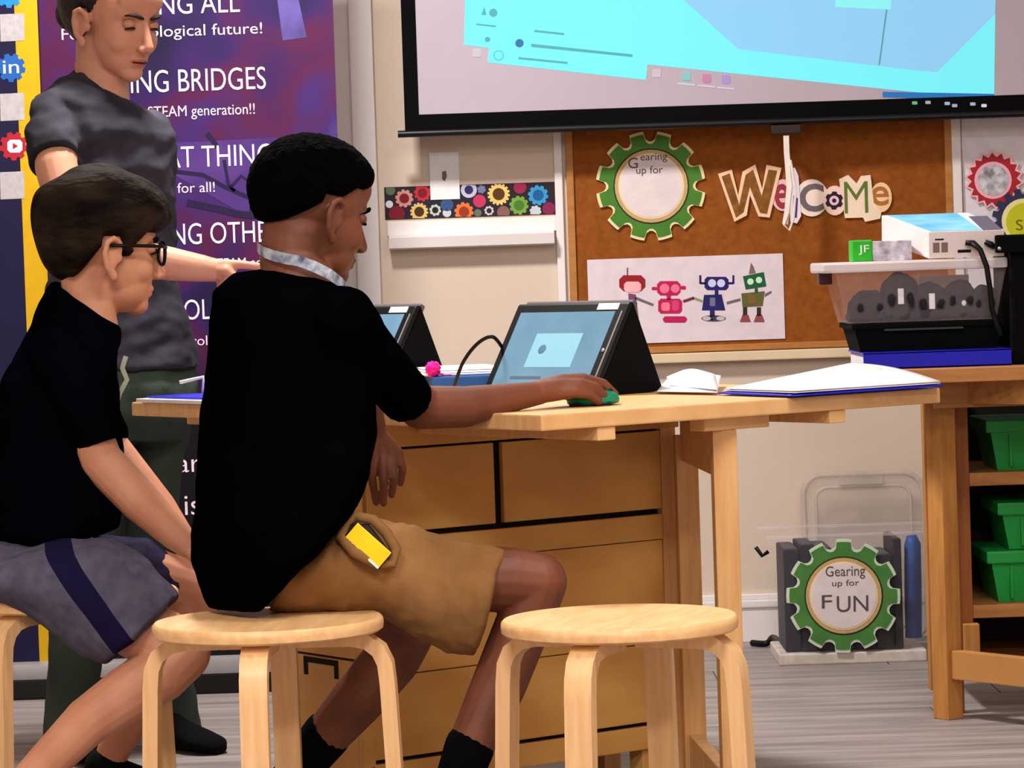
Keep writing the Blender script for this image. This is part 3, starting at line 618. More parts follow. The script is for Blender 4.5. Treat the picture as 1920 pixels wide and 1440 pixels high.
# ================================================================== PEOPLE
def smoothstep(a, b, x):
    t = max(0, min(1, (x - a) / (b - a))); return t * t * (3 - 2 * t)
class Head:
    def __init__(s, o, F, pitch, H, roll=0.0):
        F = V(F).normalized(); Z = V((0, 0, 1)); L = Z.cross(F)
        s.f = F * math.cos(pitch) - Z * math.sin(pitch); s.u = Z * math.cos(pitch) + F * math.sin(pitch); s.l = L
        if roll:
            l2 = s.l * math.cos(roll) + s.u * math.sin(roll); s.u = s.u * math.cos(roll) - s.l * math.sin(roll); s.l = l2
        s.o = o; s.H = H
    def p(s, x, y, z): return s.o + (s.f * x + s.l * y + s.u * z) * s.H
    def el(s, b, c, r, n=24): b.ball(s.p(*c), tuple(q * s.H for q in r), (s.f, s.l, s.u), n=n, m=16)
    def shape(s, b, neck=.2, neckto=None, jaw=1.0, mouth=True):
        H = s.H
        s.el(b, (-.03, 0, .14), (.43, .345, .355)); s.el(b, (.12, 0, -.08), (.275, .285, .34)); s.el(b, (.15, 0, -.27), (.205, .235 * jaw, .20))
        s.el(b, (.262, 0, -.405), (.095, .115, .085)); s.el(b, (.31, 0, .09), (.08, .21, .05)); s.el(b, (.27, 0, .22), (.13, .25, .16))
        for sg in (-1, 1):
            s.el(b, (.215, sg * .155, -.13), (.13, .11, .13))
            s.el(b, (.415, sg * .045, -.185), (.042, .04, .032), 12)
            # ear: flat shell with raised rim and lobe
            c = [(-.03, .345, -.20), (-.075, .375, -.13), (-.10, .395, -.03), (-.085, .405, .055), (-.03, .40, .085), (.02, .375, .055), (.03, .355, 0)]
            b.chain([(s.p(x, sg * y, z), H * .024) for x, y, z in c], 10)
            s.el(b, (-.03, sg * .355, -.04), (.065, .02, .11), 14); s.el(b, (-.015, sg * .345, -.195), (.035, .025, .045), 12); s.el(b, (.03, sg * .34, -.06), (.025, .025, .04), 12)
        b.chain([(s.p(.355, 0, .07), H * .034), (s.p(.40, 0, -.05), H * .040), (s.p(.45, 0, -.165), H * .047)], 12)
        s.el(b, (.352, 0, -.283), (.045, .10, .026), 16); s.el(b, (.340, 0, -.328), (.045, .085, .028), 16); s.el(b, (.325, 0, -.24), (.055, .10, .06), 14); s.el(b, (.29, 0, -.36), (.06, .10, .05), 14)
        if neckto is not None:
            b.chain([(s.p(-.10, 0, -.16), H * (neck + .03)), (s.p(-.12, 0, -.38), H * neck), (neckto, H * (neck + .02))], 20)
    def carve(s, me):       # press the eye sockets in after the skin is one surface
        for v in me.vertices:
            d = v.co - s.o
            if d.length > s.H: continue
            x, y, z = d.dot(s.f) / s.H, d.dot(s.l) / s.H, d.dot(s.u) / s.H
            if x < .15: continue
            q = ((abs(y) - .135) / .075) ** 2 + ((z - .02) / .055) ** 2
            if q < 6: v.co -= s.f * (s.H * .045 * math.exp(-q))
        return me
    def hair(s, name, m, parent, line, thick, nz=0.0, nsc=10, seed=0, streak=False, n=110, mm=72, cz=.14):
        # closed cap: stands proud of the skull where there is hair, sinks below the skin elsewhere
        b = MB(); H = s.H; vs = []; fs = []
        R = (.435, .352, .36); c = (-.03, 0, cz)
        for i in range(mm + 1):
            th = math.pi * i / mm
            for j in range(n):
                ph = 2 * math.pi * j / n
                d = V((math.sin(th) * math.cos(ph), math.sin(th) * math.sin(ph), math.cos(th)))
                x, y, z = c[0] + R[0] * d.x, c[1] + R[1] * d.y, c[2] + R[2] * d.z
                k = line(x, y, z)           # signed: >0 has hair
                tk = smoothstep(-.02, .10, k); tt = thick(x, y, z) * tk - (.07 if k < -.02 else 0.07 * (1 - smoothstep(-.02, .03, k)))
                q = V((x, y, z)) * nsc + V((seed, 0, 0))
                if streak: q = V((x * nsc * .5, y * nsc, z * nsc * .35 + x * 2)) + V((seed, 0, 0))
                tt += nz * mnoise.noise(q) * tk
                nn = V((d.x / R[0], d.y / R[1], d.z / R[2])).normalized()
                pz = V((x, y, z)) + nn * tt
                vs.append(s.p(*pz))
        for i in range(mm):
            for j in range(n): fs.append((i * n + j, i * n + (j + 1) % n, (i + 1) * n + (j + 1) % n, (i + 1) * n + j))
        b.add(vs, fs); me = b.mesh(name)
        bm = bmesh.new(); bm.from_mesh(me); bmesh.ops.remove_doubles(bm, verts=bm.verts[:], dist=1e-5); bm.to_mesh(me); bm.free()
        return put(name, me, m, parent, True)
    def eyes(s, parent, brow, lash, skin, open_=True, lip=None, lw=1.0):
        H = s.H
        for sg in (-1, 1):
            b = MB(); s.el(b, (.318, sg * .135, .018), (.052, .058, .048), 16); e = b.build('eye' if open_ else 'eyelid', flat('eye_white', (210, 200, 196), 0.3) if open_ else skin, parent, True)
            if open_:
                b = MB(); s.el(b, (.362, sg * .135, .016), (.012, .024, .024), 12); b.build('iris', flat('iris_dark', (24, 16, 12), 0.2), e, True)
                b = MB(); s.el(b, (.316, sg * .135, .032), (.056, .062, .042), 16); b.build('eyelid', skin, parent, True)
            zz = .012 if open_ else -.008
            b = MB(); b.tube([s.p(.372 - k * k * .0075 - max(k, 0) * .008, sg * (.135 + k * .026), zz - k * k * .002 - max(k, 0) * .004) for k in (-2, -1, 0, 1, 2)], [H * q for q in (.005, .010, .012, .012, .007)], 6); b.build('eyelash', lash, parent, True)
            b = MB(); b.tube([s.p(.388 - max(0, k) ** 1.5 * .020, sg * (.125 + k * .042), .092 + .014 * (1 - abs(k - .6) * .8)) for k in (-2, -1, 0, 1, 2)], [H * q for q in (.012, .018, .018, .014, .006)], 8); b.build('eyebrow', brow, parent, True)
        if lip:
            b = MB(); s.el(b, (.362, 0, -.286), (.042, .088 * lw, .018), 16); s.el(b, (.350, 0, -.322), (.042, .074 * lw, .022), 16); b.build('lips', lip, parent, True)
            b = MB(); b.tube([s.p(.400 - k * k * .010, k * .042, -.304) for k in (-2, -1, 0, 1, 2)], H * .006, 6); b.build('mouth_line', flat('mouth_dark', (60, 24, 20)), parent, True)

def body_rings(rows, F, mode, n=28):
    F = V(F).normalized(); S = F.cross(V((0, 0, 1))); out = []
    for (L, R, Y, q) in rows:
        a = P(L[0], L[1], Y); c = P(R[0], R[1], Y); mid = (a + c) / 2; h = (c - a) / 2; w = abs(h.x)
        if mode == 'sb':
            sb = q; fx = math.sqrt(max(w * w - (S.x * sb) ** 2, (.35 * w) ** 2)); fa = fx / abs(F.x)
            if (S.x * sb) ** 2 + fx * fx > w * w * 1.001: sb = math.sqrt(w * w - fx * fx) / abs(S.x)
        else:
            fa = q; fx = fa * abs(F.x)
            if fx > .8 * w: fa *= .8 * w / fx; fx = .8 * w
            sb = math.sqrt(w * w - fx * fx) / abs(S.x)
        sl = h.z / max(w, 1e-4)
        A = F * fa; A = V((A.x, A.y, A.x * sl)); B = S * sb; B = V((B.x, B.y, B.x * sl))
        # slightly boxy section
        ring = []
        for k in range(n):
            t = 2 * math.pi * k / n; cx, sx = math.cos(t), math.sin(t); e = .88
            ring.append(mid + A * (math.copysign(abs(cx) ** e, cx)) + B * (math.copysign(abs(sx) ** e, sx)))
        out.append(ring)
    return out
def leg_rings(rows, n=24):      # rows: (top px, bottom px, Y, depth half) of a cloth tube seen side-on
    out = []
    for (T, B, Y, dh) in rows:
        a = P(T[0], T[1], Y); c = P(B[0], B[1], Y); mid = (a + c) / 2; h = (c - a) / 2
        out.append(MB().ering(mid, h, V((0, dh, 0)), n))
    return out
def fold(amp, sc, seed=0, st=(1, 1, 1)):
    def f(co):
        q = V((co.x * sc * st[0] + seed, co.y * sc * st[1], co.z * sc * st[2]))
        return amp * (mnoise.noise(q) + .5 * mnoise.noise(q * 2.3))
    return f
def ch(*rows): return [(P(x, y, Y), r) for x, y, Y, r in rows]

# ---------------------------------------------------------------- boy in black shirt and khaki shorts
F1 = (.85, .53, 0)
boy = thing('person', 'boy in black t-shirt and khaki shorts using a mouse at the table', 'person', (pL.x + .02, pL.y + .05, 0))
h1 = Head(P(587, 401, 4.97), (.82, .57, 0), math.radians(12), .216)
b = MB(); h1.shape(b, .235, P(560, 530, 4.93))
b.loft(body_rings([((470, 528), (640, 548), 4.93, .09), ((425, 570), (672, 600), 4.92, .13), ((410, 700), (680, 715), 4.90, .13), ((395, 900), (660, 880), 4.87, .125), ((395, 1030), (590, 1000), 4.84, .12), ((430, 1095), (520, 1080), 4.82, .10)], F1, 'sb'))
b.chain(ch((660, 620, 4.83, .032), (700, 660, 4.87, .033), (788, 764, 4.99, .035), (870, 763, 5.03, .0335), (950, 747, 5.08, .0245), (1010, 737, 5.12, .0195)))
for pts in ([(1012, 738, 5.115, .017), (1045, 736, 5.13, .014), (1078, 735, 5.135, .010), (1105, 739, 5.15, .0085), (1122, 752, 5.16, .0075)],
            [(1012, 735, 5.12, .019), (1050, 726, 5.14, .015), (1086, 722, 5.15, .011), (1118, 728, 5.17, .009), (1136, 747, 5.18, .0078)],
            [(1012, 733, 5.13, .019), (1052, 718, 5.155, .015), (1092, 713, 5.17, .0115), (1130, 721, 5.195, .0092), (1150, 741, 5.21, .0078)],
            [(1012, 733, 5.14, .018), (1052, 717, 5.175, .014), (1092, 711, 5.19, .011), (1131, 720, 5.22, .009), (1152, 739, 5.24, .0078)],
            [(1020, 737, 5.15, .016), (1052, 736, 5.205, .012), (1086, 742, 5.235, .0095), (1114, 750, 5.25, .008)]): b.chain(ch(*pts), 12)
b.chain(ch((610, 630, 5.05, .032), (650, 700, 5.07, .034), (690, 770, 5.09, .026), (704, 808, 5.10, .0185)))
for pts in ([(703, 812, 5.10, .015), (700, 850, 5.095, .0095), (697, 895, 5.09, .0075), (705, 942, 5.10, .0062)], [(706, 812, 5.10, .015), (717, 856, 5.095, .0095), (719, 902, 5.08, .0075), (719, 944, 5.09, .0062)],
            [(708, 812, 5.10, .015), (733, 854, 5.10, .0095), (739, 896, 5.09, .0075), (734, 928, 5.10, .0062)], [(708, 812, 5.105, .014), (746, 848, 5.11, .0090), (755, 880, 5.11, .0070), (751, 906, 5.12, .006)],
            [(700, 812, 5.095, .013), (692, 842, 5.085, .0095), (690, 872, 5.085, .008), (695, 893, 5.09, .0072)]): b.chain(ch(*pts), 12)
b.chain(ch((610, 1070, 4.86, .055), (800, 1085, 4.87, .058), (960, 1086, 4.885, .05), (1008, 1091, 4.89, .0465), (985, 1160, 4.89, .044), (935, 1285, 4.88, .043), (882, 1400, 4.86, .036), (832, 1540, 4.83, .027), (820, 1600, 4.82, .028)))
b.chain(ch((590, 1085, 5.0, .05), (700, 1150, 5.03, .056), (758, 1185, 5.05, .049), (735, 1235, 5.05, .046), (672, 1310, 5.05, .044), (590, 1405, 5.06, .035), (505, 1510, 5.07, .026), (470, 1560, 5.07, .027)))
skin = put('body', h1.carve(remesh(b, .003, 2)), SKIN1, boy, True)
h1.eyes(skin, HAIRB, HAIRB, SKIN1, False)
def line1(x, y, z):
    ay = abs(y)
    if x > .16: zl = .20 + .05 * (1 - ay / .3)
    elif x > .02: zl = .20 - (.16 - x) / .14 * .10
    elif x > -.12: zl = .10
    else: zl = .04 - (-.12 - x) / .3 * .26
    return z - zl
h1.hair('hair', HAIRB, skin, line1, lambda x, y, z: .055 + .03 * smoothstep(0, .4, z), .012, 26)
b = MB()
b.loft(body_rings([((500, 503), (622, 528), 4.93, .062), ((440, 515), (668, 550), 4.93, .115), ((402, 548), (700, 592), 4.92, .155), ((392, 610), (706, 640), 4.91, .16), ((386, 700), (702, 715), 4.90, .155), ((378, 820), (702, 815), 4.88, .15), ((368, 930), (690, 880), 4.86, .15),
                   ((360, 1005), (668, 950), 4.84, .155), ((354, 1062), (600, 1030), 4.82, .16), ((362, 1108), (545, 1086), 4.81, .155), ((385, 1146), (495, 1138), 4.81, .13)], F1, 'sb'))
b.chain(ch((640, 600, 4.80, .055), (700, 674, 4.87, .043), (768, 752, 4.965, .0425)), 24, True)
b.chain(ch((590, 600, 5.04, .055), (628, 680, 5.06, .046), (668, 735, 5.08, .042)), 24, True)
put('t_shirt', remesh(b, .0055, 4, fold(.004, 14, 3)), SHIRT1, boy, True)
# shorts
b = MB()
b.loft(leg_rings([((560, 1030), (505, 1145), 4.84, .07), ((640, 972), (580, 1150), 4.85, .085), ((690, 968), (660, 1152), 4.86, .085), ((760, 986), (715, 1158), 4.86, .082), ((830, 1004), (775, 1190), 4.87, .08), ((895, 1018), (838, 1222), 4.875, .082), ((942, 1028), (884, 1232), 4.88, .085), ((946, 1031), (890, 1231), 4.88, .07)]))
b.loft(leg_rings([((560, 1030), (520, 1140), 5.0, .07), ((640, 1040), (590, 1165), 5.02, .075), ((715, 1080), (660, 1190), 5.04, .07), ((745, 1100), (690, 1205), 5.045, .065)]))
put('shorts', remesh(b, .005, 3, fold(.006, 20, 8, (1.4, 1, .5))), KHAKI, boy, True)
b = MB(); b.tube([P(x, y, Y) for x, y, Y in [(648, 980, 4.79), (668, 968, 4.80), (700, 975, 4.79), (725, 1000, 4.775), (742, 1030, 4.77), (735, 1058, 4.76), (705, 1056, 4.755), (665, 1036, 4.755), (640, 1008, 4.77)]], .0085, 8, closed=True)
b.build('pocket_edge', KHAKI, boy, True)
b = MB(); rings = [P(x, y, Y) for x, y, Y in [(648, 985, 4.79), (690, 985, 4.785), (730, 1035, 4.765), (700, 1052, 4.76), (645, 1012, 4.77)]]
b.add(rings + [p + V((0, .03, 0)) for p in rings], [(4, 3, 2, 1, 0), (5, 6, 7, 8, 9)] + [(i, (i + 1) % 5, 5 + (i + 1) % 5, 5 + i) for i in range(5)]); b.build('pocket_lining', flat('pocket_dark', (40, 22, 14)), boy)
# socks and shoes
b = MB(); b.chain(ch((880, 1402, 4.86, .0395), (830, 1545, 4.83, .031), (822, 1600, 4.82, .032))); put('sock', remesh(b, .004, 2), SOCK, boy, True)
b = MB(); b.chain(ch((612, 1378, 5.06, .0405), (590, 1405, 5.06, .0385), (505, 1510, 5.07, .030), (470, 1560, 5.07, .031))); put('sock', remesh(b, .004, 2), SOCK, boy, True)
def shoe(par, heel, toe, m, name='shoe'):
    b = MB(); d = (toe - heel); L = d.length; d.normalize(); s_ = V((-d.y, d.x, 0)); z = V((0, 0, 1)); rings = []
    for k, wd, hh in ((-.02, .020, .03), (.0, .032, .06), (.25, .034, .075), (.45, .038, .06), (.7, .044, .045), (.9, .036, .036), (1.0, .018, .022)):
        c = heel + d * (k * L); ring = []
        for q in range(16):
            a = 2 * math.pi * q / 16; ring.append(V((c.x, c.y, 0)) + s_ * (wd * math.cos(a)) + z * (hh / 2 + hh / 2 * max(-.96, math.sin(a)) + .001))
        rings.append(ring)
    b.loft(rings); return b.build(name, m, par, True)
a = P(820, 1640, 4.82); shoe(boy, V((a.x - .03, a.y, 0)), V((a.x + .14, a.y + .09, 0)), BLACKM)
a = P(470, 1600, 5.07); shoe(boy, V((a.x - .02, a.y, 0)), V((a.x + .13, a.y + .10, 0)), BLACKM)
# lanyard strap and the yellow case in the pocket are things of their own
t = tag(MB().add([], []).build('lanyard', flat('lanyard_grey', (104, 112, 132), 0.5)) if False else thing('lanyard', 'grey blue lanyard ribbon around the neck of the boy in khaki shorts', 'lanyard', P(560, 520, 4.9)))
b = MB(); rings = []
LP = [(482, 462, 4.99), (485, 467, 4.94), (495, 473, 4.905), (512, 479, 4.882), (535, 485, 4.866), (560, 489, 4.858), (590, 500, 4.855), (618, 514, 4.862), (640, 530, 4.885), (652, 545, 4.92)]
LQ = [P(*q) for q in LP]
for i, p in enumerate(LQ):
    d = (LQ[min(i + 1, len(LQ) - 1)] - LQ[max(i - 1, 0)]).normalized(); upv = V((0, 0, 1)); a = (upv - d * upv.dot(d)).normalized() * .0085; o_ = V((0, .0015, 0))
    rings.append([p - a, p + a, p + a + o_, p - a + o_])
b.loft(rings); b.build('ribbon', mat('lanyard_ribbon', (70, 80, 110), 0.4, rgb2=(196, 206, 220), scale=55, spec=0.5), t)
t = thing('phone_case', 'yellow phone with black case sticking out of the khaki shorts pocket', 'phone', P(690, 1040, 4.76))
dx = (P(722, 1052, 4.745) - P(655, 992, 4.765)); L = dx.length; dx.normalize(); nv = V((0, -1, 0)); nv = (nv - dx * nv.dot(dx)).normalized(); wv = nv.cross(dx).normalized()
Mx = Matrix.Translation((P(722, 1052, 4.745) + P(655, 992, 4.765)) / 2) @ Matrix((( dx.x, wv.x, nv.x), (dx.y, wv.y, nv.y), (dx.z, wv.z, nv.z))).to_4x4()
MB().box(-L / 2, L / 2, -.017, .017, -.008, .0, .003, Mx).build('case', BLACK, t)
MB().box(-L / 2 + .004, L / 2, -.013, .016, .0, .003, .001, Mx).build('yellow_face', flat('phone_yellow', (246, 206, 10), 0.4), t)
MB().box(-.02, L / 2, -.0165, -.0125, .0, .0034, .001, Mx).build('white_edge', PAPER, t)

# ---------------------------------------------------------------- boy with glasses
F2 = (.87, .5, 0)
b2 = thing('person', 'boy with glasses in dark navy t-shirt and striped grey shorts, seated left', 'person', (p3.x, p3.y + .03, 0))
h2 = Head(P(194, 470, 5.37), (.92, .39, 0), math.radians(3), .223)
b = MB(); h2.shape(b, .20, P(168, 615, 5.36))
b.loft(body_rings([((125, 600), (205, 625), 5.36, .06), ((45, 660), (205, 680), 5.35, .12), ((5, 800), (210, 800), 5.33, .125), ((-15, 950), (205, 950), 5.30, .125), ((-20, 1060), (150, 1060), 5.28, .125)], F2, 'sb'))
b.chain(ch((125, 705, 5.22, .030), (155, 760, 5.20, .033), (188, 862, 5.21, .0365), (262, 940, 5.20, .0345), (330, 1003, 5.20, .0265), (352, 1022, 5.20, .022)))
for k in range(4): b.chain(ch((352, 1022, 5.20, .018), (385, 1042 + k * 4, 5.18 + k * .018, .010), (412, 1062 + k * 4, 5.18 + k * .018, .0085), (424, 1085 + k * 3, 5.18 + k * .018, .0075)), 10)
b.chain(ch((350, 1024, 5.2, .016), (375, 1055, 5.175, .010), (392, 1078, 5.175, .0085)), 10)
b.chain(ch((140, 700, 5.48, .03), (200, 830, 5.50, .034), (300, 950, 5.47, .028), (350, 1020, 5.44, .021)))
for k in range(4): b.chain(ch((350, 1020, 5.44, .017), (375, 1040 + k * 4, 5.43 + k * .016, .0095), (395, 1062 + k * 3, 5.43 + k * .016, .008)), 10)
b.chain(ch((90, 1085, 5.18, .055), (220, 1150, 5.12, .056), (335, 1222, 5.10, .053), (300, 1262, 5.08, .049), (240, 1300, 5.06, .046), (165, 1352, 5.04, .040), (90, 1428, 5.02, .034), (20, 1500, 5.0, .028), (-10, 1540, 5.0, .028)))
b.chain(ch((90, 1085, 5.36, .07), (260, 1080, 5.42, .058), (362, 1108, 5.44, .049), (345, 1180, 5.44, .046), (290, 1280, 5.43, .044), (235, 1360, 5.42, .034), (205, 1425, 5.42, .027), (195, 1470, 5.42, .028)))
skin = put('body', h2.carve(remesh(b, .0032, 2)), SKIN2, b2, True)
h2.eyes(skin, HAIR2, HAIR2, SKIN2, False)
def line2(x, y, z):
    ay = abs(y)
    if x > .26: zl = .13
    elif x > .12: zl = .13 - (.26 - x) / .14 * .13
    elif x > .05: zl = -.06
    elif x > -.10: zl = .09
    else: zl = .02 - (-.10 - x) / .3 * .48
    return z - zl
h2.hair('hair', HAIR2, skin, line2, lambda x, y, z: .075 + .075 * smoothstep(.0, .45, z) + .02 * smoothstep(.1, .4, x) * smoothstep(0, .2, z), .05, 9, 4, True)
b = MB()
b.loft(body_rings([((100, 528), (226, 612), 5.36, .064), ((68, 566), (230, 632), 5.36, .11), ((28, 640), (228, 668), 5.35, .16), ((-5, 720), (228, 735), 5.34, .155), ((-30, 820), (230, 830), 5.33, .15), ((-40, 920), (230, 930), 5.31, .15), ((-45, 990), (228, 985), 5.29, .15), ((-42, 1052), (130, 1020), 5.28, .14), ((-30, 1090), (60, 1070), 5.28, .12)], F2, 'sb'))
b.chain(ch((105, 668, 5.24, .05), (155, 750, 5.20, .043), (186, 832, 5.20, .0375)), 24, True)
b.chain(ch((120, 655, 5.48, .05), (165, 750, 5.49, .046), (198, 815, 5.50, .042)))
put('t_shirt', remesh(b, .0055, 4, fold(.004, 14, 11)), SHIRT2, b2, True)
b = MB(); strip(b, [(236, 668), (229, 690), (238, 712), (224, 738), (216, 765), (219, 805)], 5.285, .004, .004); b.build('shirt_print', flat('print_pale', (170, 170, 150)), b2)
sm = mat('heather_shorts', (74, 72, 90), 0.95, rgb2=(92, 88, 104), scale=45, bump=0.3, bscale=25, spec=0.05)
# navy side panel woven into the shorts: a band along the thigh, in the cloth's own coordinates
nt = sm.node_tree; bs = nt.nodes['Principled BSDF']; rp = [n for n in nt.nodes if n.type == 'VALTORGB'][0]; tc = [n for n in nt.nodes if n.type == 'TEX_COORD'][0]
A0 = P(95, 1030, 5.04); A1 = P(228, 1212, 5.02); dd = (A1 - A0).normalized(); nn = V((dd.z, 0, -dd.x)).normalized()
if nn.x < 0: nn = -nn
dot = nt.nodes.new('ShaderNodeVectorMath'); dot.operation = 'DOT_PRODUCT'; dot.inputs[1].default_value = nn; nt.links.new(tc.outputs['Object'], dot.inputs[0])
sb_ = nt.nodes.new('ShaderNodeMath'); sb_.operation = 'SUBTRACT'; sb_.inputs[1].default_value = nn.dot(A0); nt.links.new(dot.outputs['Value'], sb_.inputs[0])
ab = nt.nodes.new('ShaderNodeMath'); ab.operation = 'ABSOLUTE'; nt.links.new(sb_.outputs[0], ab.inputs[0])
lt = nt.nodes.new('ShaderNodeMath'); lt.operation = 'LESS_THAN'; lt.inputs[1].default_value = .020; nt.links.new(ab.outputs[0], lt.inputs[0])
mx = nt.nodes.new('ShaderNodeMix'); mx.data_type = 'RGBA'; mx.inputs['B'].default_value = (*lin((24, 20, 52)), 1)
nt.links.new(lt.outputs[0], mx.inputs['Factor']); nt.links.new(rp.outputs[0], mx.inputs['A']); nt.links.new(mx.outputs['Result'], bs.inputs['Base Color'])
b = MB(); b.ball(P(40, 1070, 5.24), (.12, .15, .055))
b.loft(leg_rings([((20, 1035), (-20, 1125), 5.18, .10), ((110, 1012), (55, 1152), 5.15, .10), ((210, 1008), (115, 1198), 5.13, .095), ((280, 1050), (160, 1232), 5.115, .09), ((333, 1112), (192, 1246), 5.105, .088), ((336, 1118), (200, 1246), 5.105, .07)]))
put('shorts', remesh(b, .005, 3, fold(.006, 16, 21, (1, 1, .8))), sm, b2, True)
b = MB(); b.loft(leg_rings([((120, 1010), (80, 1120), 5.36, .08), ((200, 1000), (160, 1125), 5.40, .075), ((280, 1010), (240, 1140), 5.42, .07), ((345, 1058), (300, 1150), 5.44, .066), ((358, 1075), (314, 1140), 5.44, .062)]))
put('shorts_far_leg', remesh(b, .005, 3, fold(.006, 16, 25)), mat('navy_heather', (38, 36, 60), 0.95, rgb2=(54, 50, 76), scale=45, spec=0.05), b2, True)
a = P(0, 1590, 5.0); shoe(b2, V((a.x - .04, a.y, 0)), V((a.x + .14, a.y + .05, 0)), BLACKM)
b = MB(); b.chain(ch((196, 1440, 5.42, .036), (215, 1458, 5.42, .036), (285, 1475, 5.43, .028))); b.chain(ch((196, 1440, 5.42, .034), (180, 1480, 5.42, .036), (285, 1500, 5.43, .03))); put('shoe', remesh(b, .004, 3), BLACKM, b2, True)
# glasses
t = thing('glasses', 'black framed glasses worn by the boy in striped shorts', 'glasses', h2.p(.4, 0, -.05))
for sg in (-1, 1):
    b = MB(); b.tube([h2.p(.425 - (abs(math.cos(k * math.pi / 8)) ** 2) * .012 * (1 if math.cos(k * math.pi / 8) > 0 else 0), sg * (.145 + .105 * math.cos(k * math.pi / 8)), -.015 + .085 * math.sin(k * math.pi / 8)) for k in range(16)], .0032, 8, closed=True); b.build('rim', BLACK, t, True)
    b = MB(); b.tube([h2.p(.42, sg * .25, .03), h2.p(.36, sg * .335, .035), h2.p(.10, sg * .385, .035), h2.p(-.06, sg * .40, .03)], .003, 8); b.build('temple', BLACK, t, True)
    b = MB(); b.tube([h2.p(.4215, sg * .145, -.015), h2.p(.4225, sg * .145, -.015)], .017, 16); b.build('lens', mat('lens_glass', (240, 240, 245), 0.05, alpha=0.15, spec=0.6), t)
b = MB(); b.tube([h2.p(.425, -.045, .005), h2.p(.44, 0, .02), h2.p(.425, .045, .005)], .0028, 8); b.build('bridge', BLACK, t, True)

# ---------------------------------------------------------------- woman
F3 = (.62, -.78, 0)
wo = thing('person', 'woman in charcoal t-shirt standing behind the boys and pointing', 'person', (P(200, 1400, 6.45).x, 6.45, 0))
h3 = Head(P(217, 40, 6.43), (.76, -.65, 0), math.radians(13), .234)
b = MB(); h3.shape(b, .23, P(190, 190, 6.44), jaw=.92)
b.loft(body_rings([((150, 176), (245, 200), 6.45, .05), ((115, 240), (290, 245), 6.45, .085), ((105, 420), (305, 420), 6.46, .085), ((115, 600), (330, 600), 6.47, .09), ((120, 720), (350, 720), 6.47, .10)], F3, 'fa'))
b.chain(ch((112, 240, 6.38, .036), (105, 310, 6.28, .043), (140, 455, 6.22, .038), (235, 480, 6.20, .037), (320, 495, 6.20, .0335), (378, 503, 6.20, .027), (398, 506, 6.20, .024)))
for pts in ([(398, 500, 6.2, .016), (425, 497, 6.19, .012), (452, 496, 6.19, .009), (490, 500, 6.19, .0075)], [(398, 506, 6.2, .016), (425, 508, 6.18, .012), (440, 520, 6.175, .009), (425, 530, 6.18, .008)],
            [(398, 510, 6.2, .015), (422, 516, 6.19, .0115), (434, 528, 6.19, .009), (418, 535, 6.19, .008)], [(396, 512, 6.21, .014), (416, 522, 6.21, .011), (426, 532, 6.21, .008), (412, 537, 6.21, .007)], [(394, 502, 6.22, .014), (416, 500, 6.24, .011), (438, 504, 6.24, .0085)]): b.chain(ch(*pts), 10)
b.chain(ch((284, 245, 6.58, .038), (274, 330, 6.64, .038), (260, 450, 6.66, .036), (240, 540, 6.62, .03), (235, 560, 6.61, .024)))
for k in range(4): b.chain(ch((235, 560, 6.61, .018), (225, 590, 6.59 + k * .014, .010), (220, 615, 6.59 + k * .014, .008)), 10)
skin = put('body', h3.carve(remesh(b, .0032, 2)), SKIN3, wo, True)
h3.eyes(skin, HAIR3, HAIR3, SKIN3, False, mat('lip_rose', (178, 96, 88), 0.4, var=0.08))
def line3(x, y, z):
    if x > .18: zl = .33
    elif x > .03: zl = .33 - (.18 - x) / .15 * .30
    elif x > -.07: zl = .08
    else: zl = -.12 - (-.07 - x) / .2 * .42
    return z - zl
h3.hair('hair', HAIR3, skin, line3, lambda x, y, z: .05 + .02 * smoothstep(.1, .4, z) + .06 * smoothstep(0, -.35, x), .02, 14, 2, True)
b = MB(); h3.el(b, (-.56, .0, -.02), (.15, .16, .16)); b2_ = put('hair_bun', remesh(b, .004, 2, fold(.004, 40)), HAIR3, skin, True)
b = MB()
b.loft(body_rings([((143, 126), (254, 198), 6.45, .062), ((112, 146), (282, 210), 6.45, .085), ((76, 186), (308, 222), 6.45, .10), ((78, 250), (324, 250), 6.45, .125), ((85, 320), (328, 320), 6.45, .125), ((92, 420), (318, 420), 6.46, .105), ((98, 520), (325, 515), 6.47, .105), ((100, 610), (346, 605), 6.47, .115), ((104, 692), (369, 690), 6.47, .125)], F3, 'fa'))
b.chain(ch((104, 218, 6.38, .055), (96, 262, 6.32, .054), (104, 300, 6.285, .052)), 24, True)
b.chain(ch((284, 245, 6.57, .042), (276, 310, 6.62, .045)))
put('t_shirt', remesh(b, .0055, 4, fold(.011, 11, 31, (1, 1, 1.6))), SHIRT3, wo, True)
b = MB()
b.loft(body_rings([((112, 660), (352, 660), 6.47, .105), ((108, 720), (368, 720), 6.47, .125), ((108, 780), (366, 780), 6.47, .125), ((130, 825), (340, 825), 6.47, .11)], F3, 'fa'))
b.chain(ch((180, 790, 6.42, .088), (158, 1050, 6.42, .064), (135, 1300, 6.44, .052), (130, 1395, 6.44, .055)))
b.chain(ch((295, 800, 6.52, .07), (286, 890, 6.52, .060), (280, 1000, 6.52, .054), (312, 1250, 6.52, .05), (335, 1385, 6.52, .052)))
put('trousers', remesh(b, .006, 4, fold(.006, 12, 5)), TROUS, wo, True)
a = P(335, 1430, 6.5); shoe(wo, V((a.x - .04, a.y, 0)), V((a.x + .10, a.y - .13, 0)), BLACKM)
a = P(130, 1430, 6.42); shoe(wo, V((a.x - .02, a.y, 0)), V((a.x + .10, a.y - .17, 0)), BLACKM)

